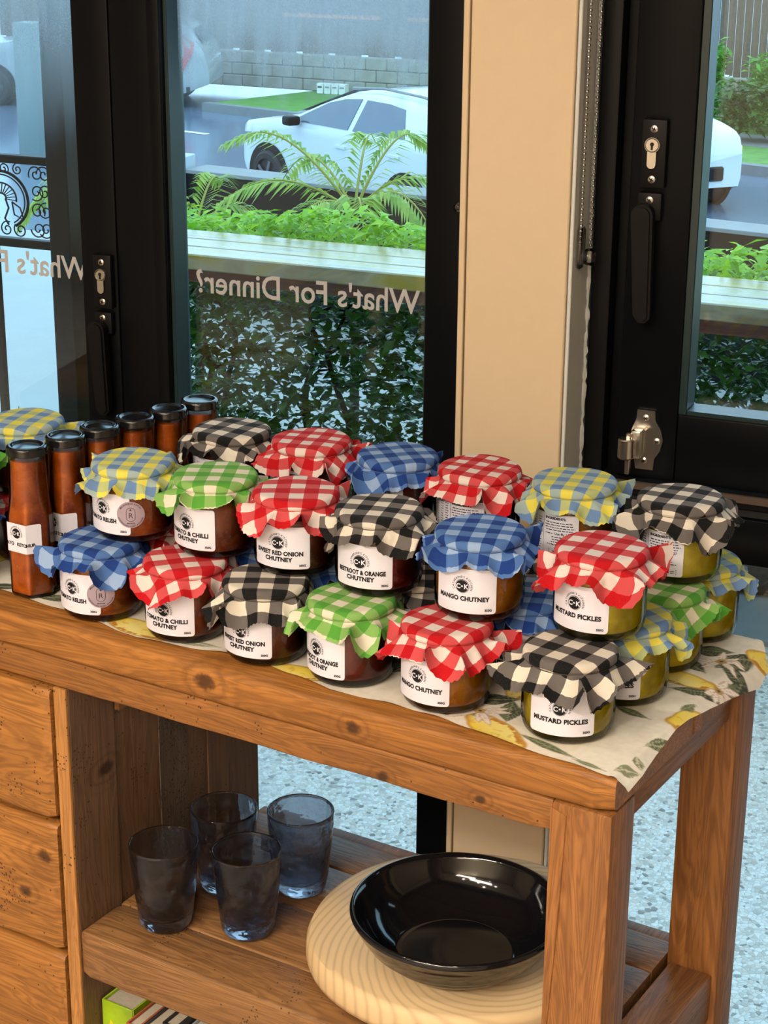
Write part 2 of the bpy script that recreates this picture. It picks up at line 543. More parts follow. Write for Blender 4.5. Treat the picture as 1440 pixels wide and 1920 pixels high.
class Flat:
    """flat artwork in metres (x right, y up), mapped onto a surface"""
    def __init__(s):
        s.v, s.f = [], []
    def add(s, vf, dx=0, dy=0):
        vs, fs = vf
        n = len(s.v)
        s.v.extend([(x + dx, y + dy) for x, y in vs])
        s.f.extend([tuple(i + n for i in f) for f in fs])
        return s
    def disc(s, cx, cy, r, n=28, r2=0.0):
        k = len(s.v)
        if r2 > 0:
            for i in range(n):
                a = 2 * math.pi * i / n
                s.v += [(cx + r * math.cos(a), cy + r * math.sin(a)), (cx + r2 * math.cos(a), cy + r2 * math.sin(a))]
            for i in range(n):
                j = (i + 1) % n
                s.f.append((k + 2 * i, k + 2 * j, k + 2 * j + 1, k + 2 * i + 1))
        else:
            s.v.append((cx, cy))
            m = 3
            for q in range(1, m + 1):
                for i in range(n):
                    a = 2 * math.pi * i / n
                    s.v.append((cx + r * q / m * math.cos(a), cy + r * q / m * math.sin(a)))
            for i in range(n):
                s.f.append((k, k + 1 + i, k + 1 + (i + 1) % n))
            for q in range(m - 1):
                for i in range(n):
                    j = (i + 1) % n
                    s.f.append((k + 1 + q * n + i, k + 1 + (q + 1) * n + i, k + 1 + (q + 1) * n + j, k + 1 + q * n + j))
        return s
    def rect(s, x0, x1, y0, y1):
        n = len(s.v)
        s.v += [(x0, y0), (x1, y0), (x1, y1), (x0, y1)]
        s.f.append((n, n + 1, n + 2, n + 3))
        return s
    def rrect(s, w, h, r, nx=24):
        """rounded label, columns so it can bend"""
        k = len(s.v)
        xs = sorted(set([-w / 2 + w * i / nx for i in range(nx + 1)] + [sg * (w / 2 - r + r * math.sin(R(a))) for a in (0, 30, 60, 90) for sg in (-1, 1)]))
        for x in xs:
            e = abs(x) - (w / 2 - r)
            hh = h / 2 - (0 if e <= 0 else r - math.sqrt(max(0, r * r - e * e)))
            s.v += [(x, -hh), (x, hh)]
        for i in range(len(xs) - 1):
            s.f.append((k + 2 * i, k + 2 * i + 2, k + 2 * i + 3, k + 2 * i + 1))
        return s
    def wrap(s, rad, z0, off):
        mb = MB()
        rr = rad + off
        mb.add([(rr * math.sin(x / rad), -rr * math.cos(x / rad), z0 + y) for x, y in s.v], s.f)
        return mb
    def fmap(s, fn, off):
        mb = MB()
        mb.add([fn(x, y, off) for x, y in s.v], s.f)
        return mb

# ------------------------------------------------------------------ room shell (wall frame coordinates)
def aggregate(name, wet=0.25, tone=1.35):
    t = NT(name)
    v = t.coord('Object', (1, 1, 1))
    nd = t.n('ShaderNodeTexVoronoi', feature='F1')
    nd.inputs['Scale'].default_value = 120
    t.l(v, nd.inputs['Vector'])
    sp = t.n('ShaderNodeSeparateColor')
    t.l(nd.outputs['Color'], sp.inputs[0])
    k = tone
    col = t.ramp(sp.outputs[0], [(0.0, (0.14 * k, 0.125 * k, 0.11 * k)), (0.1, (0.42 * k, 0.37 * k, 0.32 * k)), (0.45, (0.60 * k, 0.55 * k, 0.50 * k)), (0.8, (0.70 * k, 0.65 * k, 0.60 * k)), (1.0, (0.54 * k, 0.44 * k, 0.36 * k))])
    e = t.voro(v, 120.0, 'DISTANCE_TO_EDGE')
    edge = t.math('LESS_THAN', e, 0.045)
    col = t.mix(t.math('MULTIPLY', edge, 0.45), col, (0.26 * k, 0.25 * k, 0.25 * k, 1))
    sp2 = t.voro(v, 47.0)
    col = t.mix(t.math('MULTIPLY', t.math('LESS_THAN', sp2, 0.11), 0.8), col, (0.10 * k, 0.09 * k, 0.09 * k, 1))
    big = t.noise(v, 2.2, 3)
    col = t.mix(t.math('MULTIPLY', big, 0.25), col, (0.42 * k, 0.40 * k, 0.38 * k, 1))
    h = t.math('MINIMUM', e, 0.18)
    return t.done(t.pbr(col, t.math('ADD', 0.22 + (1 - wet) * 0.25, t.math('MULTIPLY', big, 0.2)), t.bump(h, 0.5, 0.01), 0.5))
M['aggregate'] = aggregate('exposed_aggregate')
M['aggregate_in'] = aggregate('polished_aggregate', 0.6, 0.75)
M['concrete'] = plain('pale_concrete', srgb(160, 162, 160), 0.5, 0.5, 0.06, 5)
M['kerb'] = plain('kerb_concrete', srgb(128, 132, 134), 0.6, 0.4, 0.08, 12)
M['asphalt'] = plain('wet_asphalt', srgb(110, 124, 144), 0.16, 0.8, 0.08, 3)  # wet road; blue of the reflected sky is put into the base colour
M['grass'] = plain('grass_blades', srgb(100, 144, 74), 0.8, 0.2, 0.2, 6)
M['interior_wall'] = plain('interior_paint', srgb(205, 190, 168), 0.8, 0.2, 0.02, 4)
M['ceiling'] = plain('ceiling_paint', srgb(225, 218, 205), 0.8, 0.2, 0.02, 4)
M['soil'] = plain('mulch', srgb(84, 62, 44), 0.95, 0.1, 0.3, 60)

o = MB().box(-4.2, 3.2, -4.2, 0.06, -0.12, 0.0).build('floor', M['aggregate_in'], None, 0)
wall_place(struct(o))
o = MB().box(-4.2, 3.2, -4.2, 0.12, CEIL, CEIL + 0.1).build('ceiling', M['ceiling'], None, 0)
wall_place(struct(o))
o = MB().box(-4.3, 3.3, -4.3, -4.2, 0, CEIL).build('wall_back', M['interior_wall'], None, 0)
wall_place(struct(o))
o = MB().box(-4.3, -4.2, -4.2, 0.1, 0, CEIL).build('wall_left', M['interior_wall'], None, 0)
wall_place(struct(o))
o = MB().box(3.2, 3.3, -4.2, 0.1, 0, CEIL).build('wall_right', M['interior_wall'], None, 0)
wall_place(struct(o))
# window wall beyond the doors and above their heads
mb = MB().box(-4.2, 3.2, 0.0, 0.1, 2.2, CEIL)
mb.box(-4.2, -2.6, 0.0, 0.1, 0, 2.2).box(2.0, 3.2, 0.0, 0.1, 0, 2.2)
o = mb.build('wall_front', M['interior_wall'], None, 0)
wall_place(struct(o))

# cream column between the doors and the window
col = wall_empty('wall_column')
struct(col)
MB().bbox(-0.2030, -0.0815, -0.05, 0.10, 0, 2.2, 0.0015, 1).build('plaster_face', M['cream'], col)
MB().bbox(-0.2115, -0.2045, -0.052, -0.004, 0, 2.2, 0.001, 1).build('edge_strip', M['cream'], col)
MB().bbox(-0.0810, -0.0765, -0.046, 0.031, 0, 2.2, 0.0012, 1).build('reveal_board', M['white_paint'], col)
# torn sealant bead along the reveal
mb = MB()
rg = random.Random(3)
pts, rad = [], []
z = 0.86
while z < 2.2:
    pts.append((-0.0752 + rg.uniform(-0.0008, 0.0008), 0.018, z))
    rad.append(0.0028 * rg.uniform(0.35, 1.2) if z < 1.16 else 0.002)
    z += 0.006
mb.tube(pts, rad, 6)
mb.build('sealant_bead', M['white_paint'], col)

def fixings_screw(parent, x, y, z, r=0.0042):
    s_ = MB().lathe([(0, -0.0016), (r * 0.55, -0.0013), (r, -0.0004), (r, 0.0005)], 14)
    s_.xf(Matrix.Translation((x, y, z)) @ Matrix.Rotation(R(90), 4, 'X') @ Matrix.Scale(-1, 4, (0, 0, 1)))
    so_ = s_.build('screw', M['nickel'], parent)
    c_ = MB().box(-r * 0.55, r * 0.55, -0.0024, -0.0012, -r * 0.14, r * 0.14).box(-r * 0.14, r * 0.14, -0.0024, -0.0012, -r * 0.55, r * 0.55)
    c_.xf(Matrix.Translation((x, y, z)) @ Matrix.Rotation(R(30), 4, 'Y'))
    return so_, c_
def cylinder_lock(parent, cx, zc, y=-0.008, k=1.0):
    """euro profile cylinder with keyhole, face towards -y"""
    r = 0.0085 * k
    poly = [(cx + r * math.sin(a), zc + r * math.cos(a)) for a in [R(d) for d in range(-150, 151, 15)]]
    w = 0.005 * k
    poly += [(cx + w, zc - r * 0.9), (cx + w, zc - 0.021 * k)] + [(cx + w * math.cos(a), zc - 0.021 * k - w * math.sin(a)) for a in [R(d) for d in range(20, 161, 20)]] + [(cx - w, zc - 0.021 * k), (cx - w, zc - r * 0.9)]
    c = MB().prism(poly, y - 0.004, y + 0.004).build('lock_cylinder', M['nickel'], parent)
    kb = MB().prism([(cx + 0.0022 * math.cos(a), zc + 0.001 + 0.0022 * math.sin(a)) for a in [R(d) for d in range(0, 360, 30)]], y - 0.0048, y - 0.0042)
    kb.box(cx - 0.0011, cx + 0.0011, y - 0.0048, y - 0.0042, zc - 0.0052, zc)
    kb.build('keyhole', M['dark_slot'], parent)
    mb = MB().lathe([(r * 0.80, 0), (r * 0.88, 0.0006), (r * 0.95, 0)], 24)
    mb.xf(Matrix.Translation((cx, y - 0.0042, zc)) @ Matrix.Rotation(R(90), 4, 'X'))
    mb.build('cylinder_ring', M['chrome'], parent)
def lock_set(parent, cx, ztop, k=1.0, handle=True, hx=-0.006, slant=0.005):
    y = -0.001
    w = 0.0145 * k
    pl = MB().bbox(cx - w, cx + w, y - 0.009, y + 0.002, ztop - 0.076 * k, ztop, 0.002, 2).build('lock_plate', M['black_matte'], parent)
    cross = MB()
    for zz in (ztop - 0.0105 * k, ztop - 0.066 * k):
        s_, c_ = fixings_screw(pl, cx, y - 0.0095, zz)
        cross.add(c_.v, c_.f)
    cylinder_lock(pl, cx - 0.001, ztop - 0.028 * k, y - 0.008, k)
    hb = MB().bbox(cx - w - 0.001, cx + w - 0.002, y - 0.009, y + 0.002, ztop - 0.112 * k, ztop - 0.081 * k, 0.002, 2).build('handle_plate', M['black_matte'], parent)
    s_, c_ = fixings_screw(hb, cx - 0.001, y - 0.0095, ztop - 0.089 * k)
    cross.add(c_.v, c_.f)
    cross.build('screw_slots', M['dark_slot'], parent)
    z0 = ztop - 0.097 * k
    L = 0.128 * k
    poly = [(cx + hx + 0.0125 * math.cos(a), z0 - 0.008 + 0.0125 * math.sin(a)) for a in [R(d) for d in range(0, 181, 20)]]
    poly += [(cx + hx - 0.0105 + slant, z0 - L + 0.006), (cx + hx - 0.004 + slant, z0 - L - 0.002), (cx + hx + 0.004 + slant, z0 - L - 0.002), (cx + hx + 0.0095 + slant, z0 - L + 0.004)]
    bm = bmesh.new()
    n = len(poly)
    vs = [bm.verts.new((a, y - 0.024, b)) for a, b in poly] + [bm.verts.new((a, y - 0.010, b)) for a, b in poly]
    bm.faces.new(vs[:n])
    bm.faces.new(list(reversed(vs[n:])))
    for i in range(n):
        j = (i + 1) % n
        bm.faces.new((vs[i], vs[i + n], vs[j + n], vs[j]))
    bmesh.ops.recalc_face_normals(bm, faces=bm.faces)
    bmesh.ops.bevel(bm, geom=[e for e in bm.edges if abs(e.verts[0].co.y - (y - 0.024)) < 1e-6 and abs(e.verts[1].co.y - (y - 0.024)) < 1e-6], offset=0.003, segments=2, affect='EDGES')
    me = bpy.data.meshes.new('handle')
    bm.to_mesh(me)
    bm.free()
    me.materials.append(M['black_matte'])
    link('handle', me, parent)

def door_text(parent, x_right, width, zbase, cap=0.031, body="What's For Dinner?"):
    vs, fs = text_mesh(body, 1.0, 0.012, 'LEFT')
    xs = [x for x, y in vs]
    k = width / (max(xs) - min(xs))
    kz = cap / CAP
    mb = MB()
    mb.add([(x_right - (x - min(xs)) * k, 0.030, zbase + y * kz) for x, y in vs], fs)
    mb.add([(x_right - (x - min(xs)) * k, 0.0305, zbase + y * kz) for x, y in vs], [tuple(reversed(f)) for f in fs])
    return mb.build('lettering', M['lettering_vinyl'], parent, 0)

def door_leaf(name, s0, gl0, gl1, s1, glass, y0=0.0, zb=0.09, zt=2.08):
    """bifold door leaf: stiles, rails, gasket, pane (face at y0, thickness .045)"""
    d = wall_empty(name)
    struct(d)
    F = M['black_frame']
    MB().bbox(s0, gl0 - 0.006, y0, y0 + 0.05, 0.01, 2.17, 0.002, 2).build('stile', F, d)
    MB().bbox(gl1 + 0.004, s1, y0, y0 + 0.05, 0.01, 2.17, 0.002, 2).build('stile', F, d)
    MB().bbox(gl0 - 0.006, gl1 + 0.004, y0, y0 + 0.05, 0.01, zb, 0.002, 2).build('bottom_rail', F, d)
    MB().bbox(gl0 - 0.006, gl1 + 0.004, y0, y0 + 0.05, zt, 2.17, 0.002, 2).build('top_rail', F, d)
    g = MB()
    for a, b in ((gl0 - 0.0065, gl0 - 0.001), (gl1 + 0.001, gl1 + 0.0045)):
        g.bbox(a, b, y0 + 0.006, y0 + 0.045, zb, zt, 0.001, 1)
    g.build('glazing_gasket', M['gasket'], d)
    MB().box(gl0 - 0.004, gl1 + 0.003, y0 + 0.034, y0 + 0.040, zb - 0.005, zt + 0.005).build('pane', glass, d, 0)
    return d
dB = door_leaf('door_1', -0.6985, -0.619, -0.277, -0.2040, M['door_glass'])
# raised inner bead beside the pane
MB().bbox(-0.643, -0.626, -0.004, 0.004, 0.09, 2.08, 0.0015, 2).build('glazing_bead', M['black_frame'], dB)
door_text(dB, -0.291, 0.310, 1.0785)
dA = door_leaf('door_2', -1.19, -1.13, -0.757, -0.700, M['fog_glass'])
door_text(dA, -0.763, 0.310, 1.0785)
lock_set(dA, -0.7175, 1.1235, 0.93, slant=0.006)
dC = door_leaf('door_3', -1.67, -1.60, -1.245, -1.195, M['window_glass'])
dD = door_leaf('door_4', -2.15, -2.09, -1.735, -1.675, M['window_glass'])
dE = door_leaf('door_5', -2.60, -2.55, -2.205, -2.155, M['window_glass'])
o = MB().box(-2.6, -0.2040, 0.0, 0.1, 2.175, 2.2).build('trim_1', M['black_frame'], None, 0)
wall_place(struct(o))

# window right of the column: jamb, sash, sill, lower light
w1 = wall_empty('window_1')
struct(w1)
F = M['black_frame']
MB().bbox(-0.0735, -0.050, 0.022, 0.10, 0.0, 2.2, 0.0025, 2).build('jamb', M['black_matte'], w1)
MB().bbox(-0.050, -0.027, 0.045, 0.10, 0.90, 2.2, 0.001, 1).build('jamb_rebate', F, w1)
MB().bbox(-0.027, 0.044, 0.0, 0.048, 0.917, 2.17, 0.0025, 2).build('stile', F, w1)
MB().bbox(0.0445, 0.66, 0.0, 0.048, 0.917, 0.999, 0.0025, 2).build('bottom_rail', F, w1)
MB().bbox(0.0445, 0.66, 0.0, 0.048, 2.10, 2.17, 0.0025, 2).build('top_rail', F, w1)
MB().bbox(0.46, 0.53, -0.0005, 0.0485, 0.999, 2.10, 0.0025, 2).build('stile', F, w1)
g = MB().bbox(0.0435, 0.0535, 0.004, 0.042, 0.998, 2.10, 0.001, 1).bbox(0.4505, 0.461, 0.004, 0.042, 0.998, 2.10, 0.001, 1)
g.bbox(0.0535, 0.4505, 0.004, 0.042, 0.998, 1.0035, 0.001, 1)
g.build('glazing_gasket', M['gasket'], w1)
MB().box(0.05, 0.46, 0.034, 0.040, 0.999, 2.105).build('pane', M['window_glass'], w1, 0)
MB().bbox(-0.046, 2.0, -0.006, 0.10, 0.896, 0.9145, 0.002, 2).build('sill_track', M['black_matte'], w1)
MB().bbox(-0.046, 2.0, -0.012, -0.0065, 0.905, 0.9145, 0.001, 1).build('track_lip', plain('worn_track', srgb(86, 72, 62), 0.4), w1)
MB().bbox(-0.046, 2.0, 0.0, 0.10, 0.885, 0.895, 0.001, 1).build('sill_groove', M['dark_slot'], w1)
MB().bbox(-0.046, 2.0, -0.004, 0.10, 0.828, 0.884, 0.002, 2).build('transom', F, w1)
MB().bbox(-0.046, 2.0, 0.0, 0.09, 0.002, 0.06, 0.002, 2).build('bottom_frame', F, w1)
MB().bbox(1.95, 2.0, 0.0, 0.09, 0.06, 2.2, 0.002, 2).build('jamb', F, w1)
MB().bbox(-0.046, 2.0, 0.0, 0.09, 2.175, 2.2, 0.002, 2).build('head', F, w1)
MB().box(-0.044, 1.949, 0.040, 0.046, 0.061, 0.827).build('lower_pane', M['window_glass'], w1, 0)
for a in (0.66, 1.29):
    MB().bbox(a + 0.002, a + 0.062, 0.0, 0.048, 0.917, 2.17, 0.002, 2).build('stile', F, w1)
    MB().box(a + 0.064, a + 0.62, 0.034, 0.040, 0.999, 2.105).build('pane', M['window_glass'], w1, 0)
    MB().bbox(a + 0.063, a + 0.63, 0.0, 0.048, 0.917, 0.999, 0.002, 2).build('bottom_rail', F, w1)
    MB().bbox(a + 0.063, a + 0.63, 0.0, 0.048, 2.10, 2.17, 0.002, 2).build('top_rail', F, w1)
lock_set(w1, 0.0005, 1.335, 1.0, slant=0.006)
# satin nickel slide latch low on the stile
lt = wall_empty('window_latch')
lt.parent = w1
lt.matrix_world = WM.copy()
cx, zt_ = 0.008, 1.001
prof = [(-0.0105, 0.0), (0.0105, 0.0), (0.0115, -0.012), (0.0185, -0.023), (0.0215, -0.035), (0.0185, -0.048), (0.0125, -0.058), (0.0115, -0.072), (-0.0095, -0.072), (-0.0125, -0.058), (-0.0165, -0.048), (-0.0175, -0.035), (-0.0165, -0.025), (-0.0115, -0.012)]
MB().prism([(cx + a, zt_ + b) for a, b in prof], -0.0035, -0.0005).build('latch_plate', M['nickel'], lt)
for a, b in ((0.0, -0.0095), (0.0145, -0.0365), (0.0, -0.0615)):
    s_, c_ = fixings_screw(lt, cx + a, -0.004, zt_ + b, 0.004)
    c_.build('screw_slot', M['dark_slot'], lt)
MB().bbox(cx - 0.013, cx - 0.001, -0.020, -0.003, zt_ - 0.056, zt_ - 0.022, 0.002, 2).build('latch_housing', M['nickel'], lt)
kn = MB().lathe([(0, -0.012), (0.0085, -0.012), (0.0098, -0.0105), (0.0098, 0.0105), (0.0085, 0.012), (0, 0.012)], 20)
kn.xf(Matrix.Translation((cx - 0.016, -0.026, zt_ - 0.042)))
kn.build('latch_knob', M['nickel'], lt)
MB().bbox(cx - 0.017, cx - 0.011, -0.026, -0.019, zt_ - 0.074, zt_ - 0.024, 0.001, 1).build('latch_bolt', M['nickel'], lt)
MB().prism([(cx - 0.006, zt_ - 0.030), (cx + 0.003, zt_ - 0.022), (cx + 0.001, zt_ - 0.020), (cx - 0.009, zt_ - 0.028)], -0.014, -0.004).build('latch_spring', M['nickel'], lt)

# blind chain on the column reveal
ch = thing('blind_chain', 'silver ball chain of a roller blind hanging down the column edge', 'chain')
wall_place(ch)
beads = MB()
ico = bmesh.new()
bmesh.ops.create_icosphere(ico, subdivisions=1, radius=0.0023)
iv = [v.co.copy() for v in ico.verts]
ifc = [[v.index for v in f.verts] for f in ico.faces]
ico.free()
def strand(fx, fy, z0, z1):
    b = MB()
    z = z0
    pts = []
    while z < z1:
        p = Vector((fx(z), fy(z), z))
        b.add([p + v for v in iv], ifc)
        pts.append(p)
        z += 0.0062
    b.tube(pts, 0.0006, 5)
    return b
b1 = strand(lambda z: -0.0728, lambda z: -0.030 + 0.004 * (z - 1.18), 1.196, 2.15)
b1.build('bead_strand', M['chrome'], ch, 180)['kind'] = 'stuff'
b2 = strand(lambda z: -0.0720, lambda z: 0.008 + 0.006 * (z - 1.18), 1.186, 2.15)
b2.build('bead_strand', M['chrome'], ch, 180)['kind'] = 'stuff'
MB().bbox(-0.0763, -0.0708, -0.034, -0.012, 1.165, 1.212, 0.004, 2).build('clear_bracket', M['clear_plastic'], ch)
kn = MB().lathe([(0, 0), (0.009, 0), (0.010, 0.002), (0.010, 0.007), (0.009, 0.009), (0, 0.009)], 20)
kn.xf(Matrix.Translation((-0.0706, -0.014, 1.177)) @ Matrix.Rotation(R(90), 4, 'Y'))
kn.build('chain_pulley', M['clear_plastic'], ch)
sm = MB().lathe([(0, -0.006), (0.005, -0.004), (0.0065, 0), (0.005, 0.004), (0, 0.006)], 16)
sm.xf(Matrix.Translation((-0.2185, -0.036, 1.226)))
o = sm.build('door_bumper', M['clear_plastic'], None, 180)
wall_place(tag(o, 'small clear round bumper stuck to the cream column edge', 'bumper'))

# ------------------------------------------------------------------ timber console
TT, ZS = 0.860, 0.824          # table top, underside of the top board
XL, XE, DB = -0.614, -1.22, 0.352
tb = thing('console_table', 'reclaimed orange timber console with drawers, open shelf and jars standing on it', 'console table')
def board(name, mat, x0, x1, y0, y1, z0, z1, b=0.003, seg=2, parent=tb):
    return MB().bbox(x0, x1, y0, y1, z0, z1, b, seg).build(name, M[mat], parent)
def rough_board(name, mat, x0, x1, y0, y1, z0, z1, b=0.005, parent=tb, n=60, amp=0.0012, seed=0):
    """long board with slightly worn, uneven arrises"""
    ob = MB()
    sec = []
    for (cx_, cz_, a0) in ((1, 1, 0), (0, 1, 90), (0, 0, 180), (1, 0, 270)):
        for k in range(3):
            a = R(a0 + 45 * k)
            sec.append((cx_, cz_, math.cos(a), math.sin(a)))
    vs, fs = [], []
    for i in range(n + 1):
        t = i / n
        x = x0 + (x1 - x0) * t
        e = 1.0
        inset = 0.0
        if t < 0.012 or t > 0.988:
            inset = b * 0.6 * (1 - min(t, 1 - t) / 0.012)
        for (cy_, cz_, ca, sa) in sec:
            wv = mnoise.noise(Vector((x * 14 + seed, cy_ * 7.3, cz_ * 5.1))) * amp
            bb = b + wv * 1.5
            yy = (y1 - bb - inset) if cy_ else (y0 + bb + inset)
            zz = (z1 - bb - inset) if cz_ else (z0 + bb + inset)
            vs.append((x, yy + bb * ca + wv * 0.3, zz + bb * sa + wv * 0.3))
    m = len(sec)
    for i in range(n):
        for j in range(m):
            k = (j + 1) % m
            fs.append((i * m + j, (i + 1) * m + j, (i + 1) * m + k, i * m + k))
    fs.append(tuple(range(m)))
    fs.append(tuple(n * m + j for j in range(m - 1, -1, -1)))
    ob.add(vs, fs)
    return ob.build(name, M[mat], parent, 50)
rough_board('top_board', 'wood_top', XE, 0.002, -0.001, 0.178, ZS, TT, 0.0055, seed=1)
rough_board('top_board', 'wood_top', XE, 0.002, 0.1785, 0.357, ZS, TT - 0.0004, 0.004, seed=9)
rough_board('front_apron', 'wood_apron', XE + 0.05, -0.0565, 0.001, 0.024, 0.7915, ZS - 0.0002, 0.002, seed=4)
board('back_apron', 'wood_apron', XE + 0.05, -0.0565, 0.326, 0.348, 0.7915, ZS - 0.0002, 0.002)
board('side_apron', 'wood_side', -0.030, -0.007, 0.0505, 0.2995, 0.7915, ZS - 0.0002, 0.002)
for (x0, y0) in ((-0.056, -0.001), (-0.056, 0.300), (XE, -0.001), (XE, 0.300)):
    board('leg', 'wood_leg', x0, x0 + 0.0575, y0, y0 + 0.051, 0.001, ZS - 0.0004, 0.0028, 2)
# chamfered splinter on the front leg
sp_ = MB()
sp_.add([(-0.0565, -0.0022, 0.818), (-0.0415, -0.0022, 0.813), (-0.0455, -0.0022, 0.70), (-0.0515, -0.0022, 0.60), (-0.0565, -0.0022, 0.50),
         (-0.0565, -0.0004, 0.818), (-0.0405, -0.0004, 0.813), (-0.0445, -0.0004, 0.70), (-0.0505, -0.0004, 0.60), (-0.0565, -0.0004, 0.50)],
        [(0, 4, 3, 2, 1), (1, 2, 7, 6), (2, 3, 8, 7), (3, 4, 9, 8), (0, 1, 6, 5), (0, 5, 9, 4)])
sp_.build('leg_splinter', M['wood_leg'], tb, 0)
# shelf: front rail, planks, right stretcher
rough_board('shelf_front_rail', 'wood_shelf', XL + 0.001, -0.057, 0.002, 0.070, 0.447, 0.504, 0.0035, seed=2)
for (ya, yb, sd) in ((0.0705, 0.168, 3), (0.1685, 0.262, 5), (0.2625, 0.325, 6)):
    rough_board('shelf_plank', 'wood_shelf', XL + 0.001, -0.0575, ya, yb, 0.470, 0.5035 - 0.0004 * (sd % 3), 0.002, seed=sd)
board('shelf_back_rail', 'wood_side', XL + 0.001, -0.0575, 0.3255, 0.349, 0.452, 0.4985, 0.002)
board('side_stretcher', 'wood_side', -0.052, -0.004, 0.0505, 0.2995, 0.440, 0.497, 0.003)
# lower shelf that carries the books
board('lower_shelf', 'wood_shelf', XL + 0.001, -0.0575, 0.004, 0.345, 0.135, 0.165, 0.003)
# left cabinet: carcass, side panel of vertical boards, drawers
ys = [(0.004, 0.0745, 'wood_panel'), (0.075, 0.1505, 'wood_panel'), (0.151, 0.2015, 'wood_panel_rough'), (0.202, 0.2395, 'wood_panel'), (0.240, 0.2805, 'wood_panel'), (0.281, 0.342, 'wood_panel')]
for i, (a, b, mt) in enumerate(ys):
    top = 0.7910 if i == 0 else 0.7905
    board('panel_board', mt, XL - 0.016, XL - (0.0 if i == 0 else 0.0012 * (1 + i % 2)), a, b, 0.02, top, 0.0004, 1)
board('panel_batten', 'wood_side', XL - 0.0005, XL + 0.006, 0.0755, 0.30, 0.738, 0.7905, 0.001, 1)
board('panel_front_edge', 'wood_edge', XL - 0.0165, XL, -0.001, 0.0038, 0.02, 0.7908, 0.0012, 2)
board('carcass', 'dark_gap', XE + 0.058, XL - 0.017, 0.020, 0.345, 0.02, 0.790, 0.001, 1)
for i, (z0, z1) in enumerate(((0.636, 0.7885), (0.475, 0.630), (0.310, 0.469), (0.150, 0.304))):
    d = rough_board('drawer_front', 'wood_drawer', XE + 0.059, XL - 0.0195, -0.006, 0.0195, z0, z1, 0.0045, seed=20 + i, amp=0.0016)

